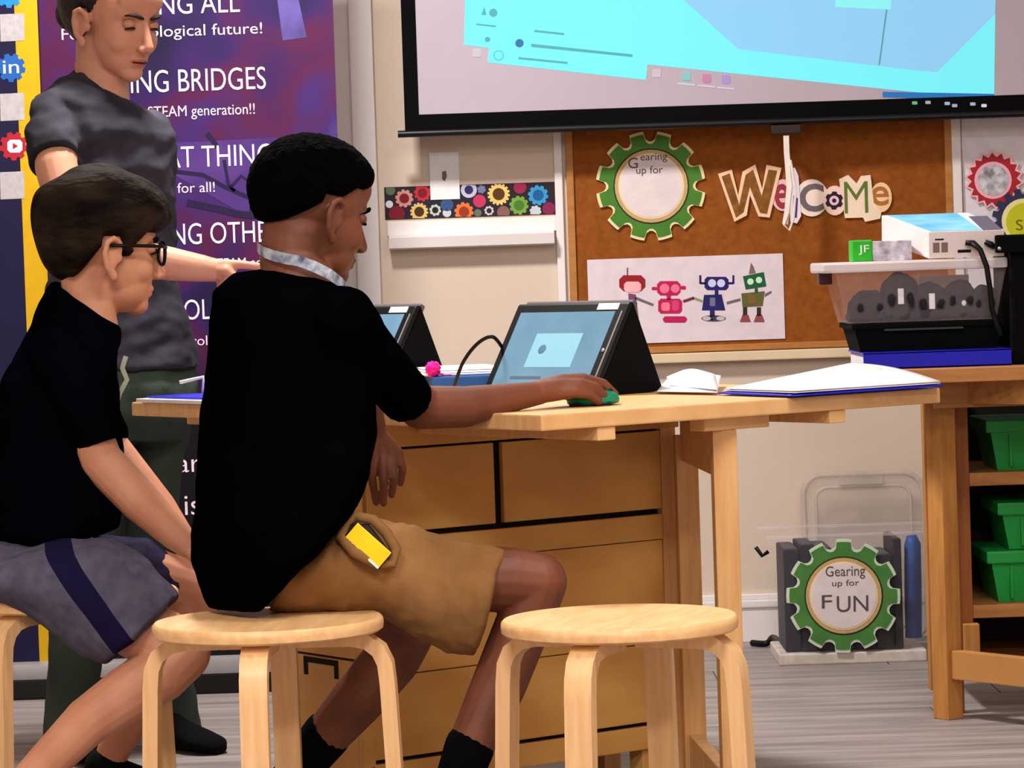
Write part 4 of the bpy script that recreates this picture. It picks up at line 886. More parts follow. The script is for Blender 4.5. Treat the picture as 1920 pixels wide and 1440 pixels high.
# ================================================================== TABLETS, MOUSE, PAPERS ON THE TABLE
def tablet(p2, ed, width, label, hgt=.19, tilt=32, white=True):
    ed = V(ed).normalized(); nrm = V((-ed.y, ed.x, 0))
    if nrm.y < 0: nrm = -nrm
    tl = math.radians(tilt); up = V((0, 0, math.cos(tl))) + nrm * math.sin(tl); out = ed.cross(up).normalized()
    if out.dot(nrm) > 0: out = -out
    z0 = TT + .004
    t = thing('tablet', label, 'tablet', (p2[0], p2[1], TT), 0, 'tablets on the table')
    o = V((p2[0], p2[1], z0))
    Mx = Matrix.Translation(o) @ Matrix(((ed.x, up.x, out.x), (ed.y, up.y, out.y), (ed.z, up.z, out.z))).to_4x4()
    MB().box(-width, 0, 0, hgt, -.012, .0, .005, Mx).build('case', BLACK, t)
    MB().box(-width + .018, -.026, .016, hgt - .020, .0, .0006, 0, Mx).build('display', mat('display_glow', (60, 90, 110), 0.25, rgb2=(80, 110, 130), scale=8, emit=(130, 172, 200), estr=0.36), t)
    MB().box(-width + .085, -.085, .055, .125, .0007, .0011, 0, Mx).build('dialog_window', mat('dialog_glow', (80, 110, 120), 0.25, emit=(164, 222, 240), estr=0.58), t)
    q = MB(); q.ball(Mx @ V((-width + .115, .092, .0012)), (.010, .010, .0008), (ed, up, out), 12, 8); q.build('dialog_icon', flat('icon_slate', (70, 110, 140)), t)
    MB().box(-width + .06, -.15, .030, .036, .0007, .0010, 0, Mx).build('screen_text', flat('screen_text', (70, 90, 110)), t)
    MB().box(-width + .018, -.026, .014, .017, .0007, .001, 0, Mx).build('task_line', mat('task_white', (230, 236, 240), 0.3, emit=(230, 236, 240), estr=0.3), t)
    MB().box(-.075, -.022, hgt - .0165, hgt - .0035, .0, .0012, 0, Mx).build('sticker', PAPER, t)
    MB().box(-.0105, -.0075, .03, hgt - .02, .0, .0016, 0, Mx).build('stylus_edge', flat('silver_edge', (170, 166, 170), 0.3, metal=0.5), t)
    MB().ball(Mx @ V((-.018, .09, .0005)), (.004, .004, .002), (ed, up, out), 12, 8).build('home_button', flat('silver_edge', (170, 166, 170)), t, True)
    # folded kickstand flap behind
    top = o + up * (hgt - .004) - out * .012; foot = o + nrm * .175; foot.z = TT + .002
    n_ = -nrm
    bb = MB(); a0, a1 = top + ed * -.004, top - ed * (width - .004); f0, f1 = foot + ed * -.004, foot - ed * (width - .004); k = V((0, 0, .008)) + nrm * .004
    bb.hexa([f1, f0, f0 + k, f1 + k, a1, a0, a0 + k, a1 + k]); bb.build('kickstand', BLACKM, t)
    bb = MB(); s0 = o - out * .012; w3 = -ed * .004
    bb.add([s0, top, foot, s0 + w3, top + w3, foot + w3], [(0, 1, 2), (5, 4, 3), (0, 3, 4, 1), (1, 4, 5, 2), (2, 5, 3, 0)]); bb.build('side_gusset', BLACKM, t)
    MB().box(-width + .006, -.006, hgt - .004, hgt + .012, -.026, -.012, .004, Mx).build('case_hinge', flat('case_grey', (84, 78, 84), 0.6), t)
    return Mx
EDG = (.68, -.73, 0)
M1 = tablet((.141, 5.54), EDG, .29, 'black tablet on kickstand with pale blue screen beside the mouse')
sh = tu * .672
M2 = tablet((.141 + sh.x, 5.54 + sh.y), EDG, .29, 'second black tablet on kickstand, mostly hidden behind the boy in black')
# charging cable of the first tablet
b = MB(); b.tube(spline([M1 @ V((-.292, .10, -.006)), P(925, 632, 5.75), P(905, 637, 5.76), P(885, 655, 5.77), P(868, 680, 5.78), P(858, 705, 5.80), P(850, 730, 5.84)]), .0035, 8); tag(b.build('charging_cable', BLACK, None, True), 'thin black charging cable arching from the side of the front tablet', 'cable')
# mouse
t = thing('computer_mouse', 'small teal green computer mouse under the hand of the boy in black', 'mouse', P(1112, 756, 5.195))
c = P(1112, 752, 5.195); c.z = TT
b = MB(); n = 24; rings = []
for rr, z in ((.7, .001), (.97, .004), (1.0, .010), (.92, .018), (.7, .0235), (.35, .026), (.05, .0265)):
    rings.append([c + V((.044 * rr * math.cos(2 * math.pi * k / n), .028 * rr * math.sin(2 * math.pi * k / n), z)) for k in range(n)])
b.loft(rings); b.build('shell', flat('teal_plastic', (18, 132, 98), 0.35), t, True)
MB().box(c.x - .040, c.x + .03, c.y - .024, c.y + .024, c.z, c.z + .006, .002).build('base', BLACK, t)
b = MB(); b.ball(c + V((.026, 0, .0235)), (.007, .003, .005)); b.build('wheel', BLACK, t, True)

# open blue folder with loose pages, hanging over the table edge
def patch(name, q, z, m, parent, th=.0012, nu=10, nv=10, bow=.0):
    b = MB(); A, B_, C_, D = q; g = []
    for i in range(nu + 1):
        for j in range(nv + 1):
            u, v = i / nu, j / nv; p = (A * (1 - u) + B_ * u) * (1 - v) + (D * (1 - u) + C_ * u) * v
            g.append(p + V((0, 0, z + bow * math.sin(math.pi * u) * math.sin(math.pi * v * .8))))
    n1 = nv + 1; N = len(g); vs = g + [p - V((0, 0, th)) for p in g]; fs = []
    for i in range(nu):
        for j in range(nv):
            k = i * n1 + j; fs.append((k, k + n1, k + n1 + 1, k + 1)); fs.append((N + k, N + k + 1, N + k + n1 + 1, N + k + n1))
    for i in range(nu):
        k = i * n1; fs.append((k, N + k, N + k + n1, k + n1)); k += nv; fs.append((k, k + n1, N + k + n1, N + k))
    for j in range(nv):
        k = j; fs.append((k, k + 1, N + k + 1, N + k)); k = nu * n1 + j; fs.append((k, N + k, N + k + 1, k + 1))
    b.add(vs, fs); return b.build(name, m, parent, True)
A = P(1345, 738, 5.42); A.z = TT + .003; B_ = P(1488, 745, 5.215); B_.z = TT + .003; C_ = P(1770, 726, 5.40); C_.z = TT + .004; D = P(1600, 688, 5.80); D.z = max(D.z, TT + .02)
t = thing('open_folder', 'open blue folder with white pages lying over the right edge of the table', 'folder', (B_.x, B_.y, TT))
patch('cover', (A, B_, C_, D), .002, BLUEF, t, .002, bow=.010)
for k in range(2): patch('page', (A * .96 + C_ * .04, B_ * .985 + D * .015, C_ * .985 + A * .015, D * .98 + B_ * .02), .006 + k * .003, PAPER, t, .0012, bow=.012)
e = lambda u, v: (A * (1 - u) + B_ * u) * (1 - v) + (D * (1 - u) + C_ * u) * v
patch('printed_map', (e(.3, .55), e(.6, .5), e(.62, .85), e(.3, .9)), .0175, mat('map_tint', (236, 222, 160), 0.7, rgb2=(220, 232, 236), scale=20), t, .0006, bow=.004)
A2 = P(1232, 738, 5.55); A2.z = TT + .003; B2 = P(1345, 738, 5.42); B2.z = TT + .003; C2 = P(1352, 706, 5.8); C2.z = TT + .018; D2 = P(1250, 716, 5.85); D2.z = TT + .012
t = thing('loose_papers', 'crumpled white papers between the front tablet and the open folder', 'papers', (A2.x, A2.y, TT))
patch('sheet', (A2, B2, C2, D2), .003, PAPER, t, .0012, bow=.010); patch('sheet', (A2 * .8 + C2 * .2, B2, C2 * .9 + A2 * .1, D2), .008, PAPER, t, .0012, bow=.018)
# binder stack behind the forearm
def tslab(nm, px0, px1, Y0, Y1, z0, z1, m, par, rz=0.25, bev=.003):
    x0 = (px0 - 960) / FPX * Y0; x1 = (px1 - 960) / FPX * Y0; cx = (x0 + x1) / 2; cy = (Y0 + Y1) / 2
    mx = Matrix.Translation((cx, cy, 0)) @ Matrix.Rotation(rz, 4, 'Z'); W = (x1 - x0) / 2; L = (Y1 - Y0) / 2
    return MB().box(-W, W, -L, L, z0, z1, bev, mx).build(nm, m, par)
t = thing('blue_binder', 'blue binder under papers behind the forearm of the boy in black', 'binder', ((850 - 960) / FPX * 6, 6.0, TT))
tslab('cover', 800, 925, 5.9, 6.1, TT + .001, TT + .032, flat('binder_blue', (30, 84, 160), 0.4), t, 0.1)
t = thing('paper_stack', 'stack of white papers lying on the blue binder beside the cable', 'papers', ((850 - 960) / FPX * 6, 6.05, TT + .033))
for k in range(3): tslab('sheet', 784 + k * 3, 940 - k * 4, 5.93 + .02 * k, 6.2, TT + .033 + k * .004, TT + .036 + k * .004, PAPER, t, 0.1 + .05 * k, .001)
t = thing('pompom', 'small bright pink pom-pom on the blue binder beside the bent elbow', 'pompom', P(812, 700, 5.915))
c = P(812, 700, 5.915); c.z = TT + .0465; me = None; b = MB(); b.ball(c, .014, n=32, m=20); m_ = b.mesh('ball')
m_.update(); nrm_ = [v.normal.copy() for v in m_.vertices]
for v, n_ in zip(m_.vertices, nrm_): v.co += n_ * .005 * mnoise.noise(v.co * 260)
put('ball', m_, flat('pompom_pink', (226, 30, 150), 0.9), t, True)
b = MB(); b.tube([c + V((.008, 0, -.008)), c + V((.022, -.004, -.0122)), c + V((.034, .004, -.0122))], .0018, 6); b.build('cord', flat('pompom_pink', (226, 30, 150)), t)
# blue folder at the far left end of the table
t = thing('blue_folder', 'flat blue folder with papers at the left end of the table', 'folder', P(310, 752, 5.97))
c0 = TC + tu * 1.16 + tv * .03
def ts(nm, u0, u1, v0, v1, z0, z1, m): 
    MB().box(v0, v1, u0, u1, z0, z1, .001, Matrix.Translation(TC) @ Matrix.Rotation(TH, 4, 'Z')).build(nm, m, t)
ts('papers', .92, 1.27, -.012, .26, TT + .001, TT + .008, PAPER); ts('cover', .90, 1.26, .005, .28, TT + .0085, TT + .012, BLUEF)
t = thing('acrylic_stand', 'small white wire frame standing on the blue folder beside the boy in black', 'stand', P(372, 740, 6.02))
b = MB(); b.tube([P(337, 717, 6.02), P(381, 707, 6.02), P(381, 738, 6.02)], .0035, 8); b.build('frame', PAPER, t, True)

# ================================================================== SIDE BENCH ON THE RIGHT
BX0 = P(1668, 700, 6.3).x
bn = thing('workbench', 'pine workbench with open shelves holding green bins at the right edge', 'workbench', (BX0 + .5, 6.6, 0))
def bb(nm, x0, x1, y0, y1, z0, z1, m=PINE, bev=.002): return MB().box(x0, x1, y0, y1, z0, z1, bev).build(nm, m, bn)
for k in range(5): bb('top_board', BX0, BX0 + 1.15, 6.30 + k * .121, 6.30 + k * .121 + .1195, .711, .74, PINEH, .0025)
bb('apron', BX0 + .11, BX0 + 1.1, 6.46, 6.485, .652, .711, PINEH)
gx = P(1777, 1300, 6.54).x
mx = Matrix.Translation((gx, 6.54, 0)) @ Matrix.Rotation(math.radians(-52), 4, 'Z')
MB().box(-.022, .022, -.022, .022, 0, .66, .002, mx).build('gate_leg', PINE, bn); MB().box(.022, .34, -.012, .012, .085, .145, .002, mx).build('gate_rail', mat('pine_plain', (190, 134, 74), 0.5, var=0.06, scale=6), bn); MB().box(.34, .384, -.022, .022, 0, .711, .002, mx).build('gate_leg', PINE, bn); MB().box(.022, .34, -.012, .012, .66, .711, .002, mx).build('gate_rail', PINEH, bn)
xa = P(1776, 950, 6.62).x; xb = P(1796, 950, 6.62).x; xc = P(1819, 950, 6.62).x
bb('corner_post', xa, xb, 6.60, 6.64, .0, .711, mat('pine_brown', (140, 84, 36), 0.5, rgb2=(118, 66, 26), scale=8, stretch=(8, 8, .9))); bb('side_panel', xb, xc, 6.62, 7.0, .09, .711, mat('pine_rust', (158, 92, 40), 0.5, rgb2=(136, 76, 30), scale=8, stretch=(8, 8, .9)))
for py, nm in ((898, 'shelf'), (1146, 'shelf')):
    z = P(1860, py, 6.62).z; bb(nm, xc, xc + .75, 6.62, 7.0, z - .014, z + .014, PINEH)
bb('foot_block', xb, xc + .008, 6.585, 6.62, .105, .19, PINE); bb('back_panel', xc, xc + .75, 7.0, 7.012, .09, .711, flat('shelf_shade_dark', (30, 18, 10), 0.8))  # back panel: deep shade inside the shelves put into its colour
bb('corner_post', xc + .75, xc + .79, 6.60, 7.0, 0, .711, PINE); bb('corner_post', xa, xb, 6.97, 7.01, 0, .711, PINE)
bb('bottom_board', xc, xc + .75, 6.62, 7.0, .088, .102, PINEH)
GB = mat('green_bin', (6, 150, 60), 0.45, var=0.06, spec=0.4)
def bin_(px, y0, y1, Y, label, lid=22):
    x0 = P(px, y0, Y).x; zt = P(px + 40, y0, Y).z; zb = P(px + 40, y1, Y).z; zl = P(px + 40, y0 + lid, Y).z; W = .30; D_ = .24
    t = thing('storage_bin', label, 'bin', (x0 + W / 2, Y + D_ / 2, zb), 0, 'green storage bins on the workbench shelves')
    s_ = .016; b = MB(); b.hexa([V((x0 + s_ * 1.6, Y + .02, zb)), V((x0 + W - s_ * 1.6, Y + .02, zb)), V((x0 + W - s_ * 1.6, Y + D_ - .02, zb)), V((x0 + s_ * 1.6, Y + D_ - .02, zb)),
                                 V((x0 + s_ * .7, Y + .01, zl)), V((x0 + W - s_ * .7, Y + .01, zl)), V((x0 + W - s_ * .7, Y + D_ - .01, zl)), V((x0 + s_ * .7, Y + D_ - .01, zl))]); b.build('tub', GB, t)
    MB().box(x0, x0 + W, Y, Y + D_, zl - .002, zt, .004).build('rim', GB, t)
    for k in range(2): MB().box(x0 + .05 + k * .12, x0 + .056 + k * .12, Y + .008, Y + .022, zb + .008, zl - .006, .001).build('rib', GB, t)
bin_(1848, 787, 883, 6.64, 'green storage bin on the upper shelf of the workbench')
bin_(1870, 942, 1031, 6.64, 'narrower green bin stacked on top of the lowest green bin')
bin_(1850, 1033, 1130, 6.64, 'lowest green bin standing on the bottom shelf of the workbench')

# ================================================================== THINGS ON THE BENCH
ZB = .7405
tag(MB().box(P(1617, 672, 6.36).x, P(1902, 672, 6.36).x, 6.34, 6.56, ZB, P(1760, 656, 6.36).z, .004).build('blue_ring_binder', flat('binder_deep_blue', (20, 22, 200), 0.3)), 'bright blue flat binder lying on the workbench under the black tray', 'binder') if False else None
t = thing('ring_binder', 'bright blue binder lying flat on the workbench under the black tray', 'binder', (P(1760, 680, 6.36).x, 6.45, ZB))
x0, x1 = P(1617, 672, 6.36).x, P(1894, 672, 6.36).x; zt = P(1760, 657, 6.36).z
for z0, z1 in ((ZB, ZB + .004), (zt - .004, zt)): MB().box(x0, x1, 6.34, 6.62, z0, z1, .001).build('cover', flat('binder_deep_blue', (20, 22, 190), 0.3), t)
MB().box(x0, x1, 6.34, 6.345, ZB, zt, .001).build('spine', flat('binder_deep_blue', (20, 22, 190), 0.3), t); MB().box(x0 + .004, x1 - .004, 6.35, 6.615, ZB + .004, zt - .004).build('pages', PAPER, t)
Yc = 6.40
t = thing('black_tray', 'black plastic tray on the blue binder below the clear storage box', 'tray', (P(1750, 660, Yc).x, Yc + .12, zt))
zt2 = P(1740, 603, Yc).z
b = MB(); xl, xr = P(1603, 650, Yc).x, P(1880, 650, Yc).x
b.hexa([V((xl + .012, Yc + .01, zt)), V((xr - .01, Yc + .01, zt)), V((xr - .01, Yc + .22, zt)), V((xl + .012, Yc + .22, zt)), V((xl, Yc, zt2 - .01)), V((xr, Yc, zt2 - .01)), V((xr, Yc + .23, zt2 - .01)), V((xl, Yc + .23, zt2 - .01))]); b.build('tub', BLACKM, t)
MB().box(xl - .006, xr + .006, Yc - .006, Yc + .236, zt2 - .012, zt2, .003).build('rim', BLACKM, t)
MB().box(xl + .06, xr - .08, Yc - .008, Yc - .004, zt + .042, zt + .046).build('seam', flat('seam_grey', (50, 50, 54)), t)
# clear storage box: shell with walls, lid, latch, contents
CLEAR = mat('clear_plastic', (226, 214, 220), 0.25, var=0.02, alpha=0.03, spec=0.4)
CLEARB = mat('clear_plastic_hazy', (222, 208, 214), 0.3, var=0.04, alpha=0.07, spec=0.4)
CLEARL = mat('clear_lid', (232, 222, 226), 0.3, var=0.03, alpha=0.72, spec=0.5)
t = thing('clear_storage_box', 'clear plastic storage box with white lid and dark contents on the black tray', 'storage box', (P(1720, 605, Yc).x, Yc + .12, zt2))
zc0, zc1 = zt2 + .001, P(1700, 508, Yc).z; a0, a1 = P(1592, 600, Yc).x, P(1868, 600, Yc).x; c0, c1 = P(1566, 515, Yc).x, P(1885, 515, Yc).x; D_ = .22
def wallq(p, q, r_, s_, n): 
    return MB().hexa([p, q, q + n, p + n, s_, r_, r_ + n, s_ + n])
F_ = V((0, .002, 0))
wallq(V((a0, Yc + .008, zc0)), V((a1, Yc + .008, zc0)), V((c1, Yc, zc1)), V((c0, Yc, zc1)), F_).build('wall_panel', CLEARB, t); wallq(V((a0, Yc + D_, zc0)), V((a1, Yc + D_, zc0)), V((c1, Yc + D_ + .008, zc1)), V((c0, Yc + D_ + .008, zc1)), F_).build('wall_panel', CLEARB, t)
S_ = V((.002, 0, 0))
for e0, e1 in ((a0, c0), (a1, c1)): wallq(V((e0, Yc + .008, zc0)), V((e0, Yc + D_, zc0)), V((e1, Yc + D_ + .008, zc1)), V((e1, Yc, zc1)), S_).build('wall_panel', CLEARB, t)
MB().box(a0, a1, Yc + .01, Yc + D_, zc0, zc0 + .002).build('base', CLEARB, t)
b = MB(); lx0, lx1 = P(1540, 500, Yc).x, P(1888, 492, Yc).x; zl = P(1700, 488, Yc).z
b.box(lx0, lx1, Yc - .012, Yc + D_ + .02, zc1, zl, .005); b.build('lid', CLEARL, t)
MB().box(P(1543, 520, Yc).x, P(1568, 520, Yc).x, Yc + .08, Yc + .14, P(1560, 534, Yc).z, P(1560, 508, Yc).z, .003).build('latch', flat('latch_maroon', (66, 14, 30), 0.4), t)
DK = mat('dark_gear_bag', (24, 24, 32), 0.8, rgb2=(36, 36, 45), scale=30)
for i, (x, y, rx, rz_) in enumerate([(1625, 575, .036, .030), (1684, 560, .036, .048), (1742, 572, .033, .036), (1796, 570, .032, .038), (1842, 575, .026, .032)]):
    c = P(x, y, Yc + .06); c.z = zc0 + rz_ + .004
    o = thing('headset', ('dark bundled headset in the clear box, ' + ['at its left end', 'tallest with a white label, second from left', 'third from left with a white label', 'with a white dot, second from right', 'at its right end'][i]), 'headset', (c.x, c.y, zc0 + .003), 0, 'headsets in the clear box')
    zb_ = zc0 + .003; hh = rz_ * 2
    b = MB(); b.box(c.x - rx, c.x + rx, c.y - .05, c.y + .05, zb_, zb_ + hh * .5, .006)
    b.tube([V((c.x + rx * .92 * math.cos(q * math.pi / 8), c.y - .02, zb_ + hh * .42 + hh * .52 * math.sin(q * math.pi / 8))) for q in range(9)], .010, 10)
    b.ball((c.x - rx * .55, c.y - .03, zb_ + hh * .45), (rx * .4, .03, hh * .3)); b.ball((c.x + rx * .55, c.y - .03, zb_ + hh * .45), (rx * .4, .03, hh * .3)); b.ball((c.x, c.y, zb_ + hh * .5), (rx * .75, .035, hh * .42))
    put('bundle', remesh(b, .004, 3, fold(.004, 45, i)), DK, o, True)
    if i in (1, 2): MB().box(c.x - .007, c.x + .005, c.y - .056, c.y - .050, c.z - .016, c.z + .016, .001).build('white_label', PAPER, o)
    if i == 3: MB().ball(c + V((.005, -.052, -.008)), (.005, .003, .006)).build('white_dot', PAPER, o, True)
tag(MB().box(P(1735, 530, Yc).x, P(1830, 530, Yc).x, Yc + .10, Yc + .104, zc1 - .052, zc1 - .012).build('paper_label', flat('pinkish_paper', (226, 198, 186), 0.7)), 'pinkish paper sheet standing inside the clear box above the headsets', 'paper')
# on the lid
t = thing('green_card_box', 'small bright green and white printed box on the clear storage box lid', 'box', (P(1640, 487, Yc).x, Yc + .06, zl))
xg0, xg1, xg2 = P(1600, 468, Yc).x, P(1638, 468, Yc).x, P(1712, 468, Yc).x; zg = P(1650, 449, Yc).z
MB().box(xg0, xg1, Yc + .02, Yc + .09, zl, zg, .003).build('green_end', flat('box_green', (30, 176, 30), 0.4), t); MB().box(xg1, xg2, Yc + .021, Yc + .089, zl, zg - .003, .002).build('printed_body', mat('box_print', (120, 116, 136), 0.5, rgb2=(222, 218, 230), scale=40), t)
wall_text('lettering', 'JF', 1610, 1630, 478, 460, Yc + .0195, PAPER, t)
t = thing('projector', 'white projector tilted up on the clear storage box with cables at its back', 'projector', (P(1780, 480, Yc).x, Yc + .1, zl))
c = P(1742, 478, Yc - .005); tiltm = Matrix.Translation((c.x, Yc - .005, zl + .002)) @ Matrix.Rotation(math.radians(9), 4, 'X')
wp = P(1882, 478, Yc).x - c.x; hp = P(1742, 437, Yc).z - zl
lf = P(1682, 478, Yc).x - c.x
b = MB(); pts = [(0, 0), (wp, 0), (wp - .035, .26), (lf, .26)]
b.hexa([tiltm @ V((x, y, 0.0)) for x, y in pts] + [tiltm @ V((x, y, hp)) for x, y in pts]); b.build('body', mat('projector_white', (236, 222, 222), 0.4, var=0.03), t)
b = MB(); b.hexa([tiltm @ V((x, y, hp)) for x, y in [(.004, .006), (wp - .045, .006), (wp - .06, .25), (lf + .012, .25)]] + [tiltm @ V((x, y, hp + .0015)) for x, y in [(.004, .006), (wp - .045, .006), (wp - .06, .25), (lf + .012, .25)]]); b.build('top_cover', mat('top_reflection', (170, 220, 240), 0.15, rgb2=(90, 170, 220), scale=10, spec=0.6), t)  # cyan light reflected on the white top, painted into its colour
MB().box(wp - .042, wp - .004, .004, .2, hp, hp + .001, 0, tiltm).build('top_vent', flat('vent_grey', (96, 88, 104)), t)
for k in range(2): MB().box(.008 + k * .017, .021 + k * .017, -.001, .0005, .012, .032, 0, tiltm).build('label', flat('label_tan', (130, 110, 104)), t)
MB().box(.058, .085, -.001, .0005, .010, .016, 0, tiltm).build('port', BLACK, t); MB().box(.012, .03, -.0008, .0005, .037, .040, 0, tiltm).build('port', BLACK, t)
b = MB(); b.tube([tiltm @ V((.072, -.012, .032)), tiltm @ V((.088, -.014, .030)), tiltm @ V((.100, -.012, .020))], [.005, .007, .005], 8); b.build('plug', BLACK, t, True)
b = MB(); b.tube([tiltm @ V((.112, -.010, .032)), tiltm @ V((.124, -.012, .026)), tiltm @ V((.132, -.01, .02))], [.005, .007, .005], 8); b.build('plug', BLACK, t, True)
b = MB(); b.tube([P(x, y, Y) for x, y, Y in [(1822, 456, 6.37), (1838, 468, 6.365), (1850, 500, 6.36), (1856, 540, 6.36), (1860, 580, 6.365), (1868, 605, 6.37), (1876, 630, 6.365)]], .0055, 10); tag(b.build('power_cable', BLACK, None, True), 'thick black cable hanging from the projector down the side of the clear box', 'cable')
# black bag / monitor at the right edge
t = thing('black_case', 'tall black equipment case at the right edge beside the clear box', 'case', (P(1930, 660, 6.36).x + .1, 6.5, ZB))
xk = P(1897, 560, 6.36).x
b = MB(); b.box(xk, xk + .3, 6.37, 6.60, ZB, P(1890, 440, 6.36).z, .008); b.build('shell', BLACKM, t)
MB().box(P(1866, 450, 6.36).x, xk + .05, 6.352, 6.372, P(1890, 474, 6.36).z, P(1890, 440, 6.36).z, .004).build('flap', BLACKM, t)
MB().ball(P(1874, 466, 6.351), .004).build('stud', flat('silver_edge', (170, 166, 170)), t, True)

# ================================================================== FLOOR BOX WITH "FUN" GEAR
Yf = 7.47
t = thing('floor_storage_box', 'clear plastic box of dark blue books with FUN gear sign on the floor', 'storage box', (P(1600, 1240, Yf).x, Yf + .14, 0))
a0, a1 = P(1466, 1235, Yf).x, P(1734, 1235, Yf).x; c0, c1 = P(1446, 1005, Yf).x, P(1752, 1005, Yf).x; z1_ = P(1600, 1003, Yf).z; D_ = .26
wallq(V((a0, Yf + .012, .004)), V((a1, Yf + .012, .004)), V((c1, Yf, z1_)), V((c0, Yf, z1_)), F_).build('wall_panel', CLEAR, t); wallq(V((a0, Yf + D_, .004)), V((a1, Yf + D_, .004)), V((c1, Yf + D_ + .012, z1_)), V((c0, Yf + D_ + .012, z1_)), F_).build('wall_panel', CLEAR, t)
for e0, e1 in ((a0, c0), (a1, c1)): wallq(V((e0, Yf + .012, .004)), V((e0, Yf + D_, .004)), V((e1, Yf + D_ + .012, z1_)), V((e1, Yf, z1_)), S_).build('wall_panel', CLEAR, t)
b = MB(); b.box(a0 - .006, a1 + .006, Yf + .002, Yf + D_ + .008, 0, .028, .004); b.build('base_rim', mat('foggy_plastic', (222, 214, 206), 0.4, rgb2=(196, 186, 178), scale=25), t)
for px in (1429, 1757):
    b = MB(); sg = 1 if px < 1600 else -1; b.tube([P(px - 12 * sg, 1026, Yf + .02), P(px, 1042, Yf + .02), P(px + 12 * sg, 1034, Yf + .02)], .005, 8); b.build('handle_clip', BLACK, t, True)
for yy in (Yf - .006, Yf + D_ + .006): MB().box(c0 - .012, c1 + .006, yy, yy + .010, z1_ - .004, z1_ + .004, .002).build('top_rim', mat('clear_rim', (226, 214, 220), 0.25, alpha=0.25), t)
bk = [(1468, 1500, (10, 12, 36), 1030), (1500, 1530, (8, 10, 28), 1022), (1530, 1562, (12, 14, 38), 1028), (1562, 1600, (12, 13, 28), 1060), (1600, 1640, (14, 15, 30), 1062), (1640, 1674, (12, 13, 26), 1040), (1674, 1692, (14, 14, 34), 1010)]
lab = ['first from the left', 'second from the left', 'third from the left', 'in the middle, left of two', 'in the middle, right of two', 'second from the blue one', 'next to the bright blue one']
for i, (x0, x1, c, y0) in enumerate(bk):
    xa_, xb_ = P(x0 + 3, 1150, Yf + .04).x, P(x1 + 1, 1150, Yf + .04).x
    o = thing('book', 'dark navy book standing in the floor box, ' + lab[i], 'book', ((xa_ + xb_) / 2, Yf + .12, .03), 0, 'books in the floor box')
    zt_ = P(x0, y0, Yf + .04).z
    MB().box(xa_, xb_ - .0008, Yf + .03, Yf + .23, .03, zt_, .003).build('cover', flat('book_%d_%d' % (c[0], c[2]), c, 0.6), o); MB().box(xa_ + .004, xb_ - .005, Yf + .05, Yf + .231, .034, zt_ + .0006).build('pages', flat('page_grey', (70, 68, 76)), o)
o = thing('blue_roll', 'bright blue rolled item standing at the right side of the floor box', 'roll', (P(1712, 1200, Yf + .05).x, Yf + .07, .03))
b = MB(); b.tube([P(1713, 1195, Yf + .06), P(1712, 1100, Yf + .06), P(1711, 1020, Yf + .06), P(1709, 1004, Yf + .06)], [.020, .021, .020, .012], 16); b.build('roll', mat('roll_blue', (36, 78, 150), 0.5, rgb2=(26, 50, 110), scale=14), o, True)
gear_card('fun_gear_sign', 'green gear sign reading FUN on the front of the floor box', 1581, 1117, 107, 12, 17, Yf - .002, GREEN2, 0.40, (206, 222, 200), 0,
          [('Gearing', 1548, 1622, 1081, 1062), ('up for', 1560, 1611, 1099, 1088), ('F', 1541, 1560, 1141, 1116), ('UN', 1569, 1628, 1148, 1118)])
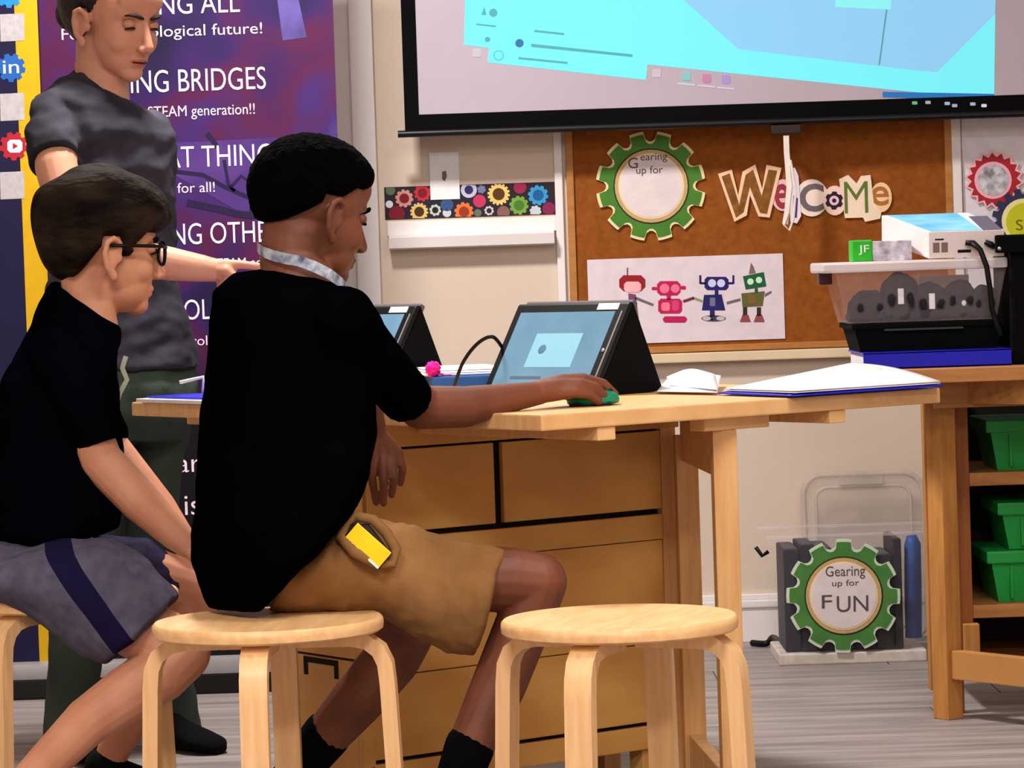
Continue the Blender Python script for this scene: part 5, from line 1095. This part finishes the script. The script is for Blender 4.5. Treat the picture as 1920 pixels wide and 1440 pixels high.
# leaning clear lid behind
t = thing('leaning_lid', 'clear grey plastic box lid leaning on the wall behind the FUN box', 'lid', (P(1620, 1010, 7.86).x, 7.86, 0))
GL = mat('smoky_clear', (206, 194, 184), 0.3, var=0.05, alpha=0.30, spec=0.5)
def rrz(x0, x1, z0, z1, r, n=6):
    out = []
    for cx, cz, a in ((x1 - r, z1 - r, 0), (x0 + r, z1 - r, 90), (x0 + r, z0 + r, 180), (x1 - r, z0 + r, 270)):
        for k in range(n + 1):
            q = math.radians(a + 90 * k / n); out.append((cx + r * math.cos(q), cz + r * math.sin(q)))
    return out
lx0, lx1 = P(1507, 960, 7.86).x, P(1738, 960, 7.86).x; lz = P(1620, 888, 7.86).z
b = MB(); b.prism(rrz(lx0, lx1, .005, lz, .05), V((0, 7.86, 0)), V((1, 0, 0)), V((0, .12, 1)), V((0, .012, 0))); b.build('panel', GL, t)
b = MB(); pr = [V((x, 7.857 + z * .12, z)) for x, z in rrz(lx0 + .004, lx1 - .004, .009, lz - .004, .048)]; b.tube(pr, .007, 8, closed=True); b.build('rim', mat('smoky_rim', (204, 192, 184), 0.3, alpha=0.40), t, True)
b = MB(); pr = [V((x, 7.857 + z * .12, z)) for x, z in rrz(lx0 + .035, lx1 - .035, .04, lz - .035, .03)]; b.tube(pr, .004, 6, closed=True); b.build('inner_ridge', mat('smoky_rim', (190, 178, 170)), t, True)
MB().box((lx0 + lx1) / 2 - .06, (lx0 + lx1) / 2 + .05, 7.86 + lz * .12 - .016, 7.86 + lz * .12 - .004, lz - .03, lz - .002, .003).build('grip', mat('smoky_rim', (190, 178, 170)), t)
# cables on the floor by the wall
def rope(label, pts, r=.006):
    b = MB(); b.tube(spline(pts), r, 8); tag(b.build('floor_cable', BLACK, None, True), label, 'cable')
x_ = lambda px: (px - 960) / FPX * 7.8
rope('black cable lying along the baseboard left of the FUN box', [(x_(1400), 7.88, .008), (x_(1425), 7.84, .010), (x_(1440), 7.88, .02), (x_(1452), 7.82, .012), (x_(1470), 7.86, .008), (x_(1500), 7.88, .008)], .008)
rope('tangled thin black cable on the floor behind the table leg', [(x_(1318), 7.9, .01), (x_(1330), 7.84, .012), (x_(1342), 7.80, .03), (x_(1336), 7.74, .012), (x_(1325), 7.70, .008), (x_(1345), 7.66, .008), (x_(1338), 7.60, .008)], .007)
rope('black cable on the floor between the FUN box and the workbench', [(x_(1740), 7.86, .008), (x_(1755), 7.8, .012), (x_(1775), 7.85, .016), (x_(1800), 7.82, .008)], .008)
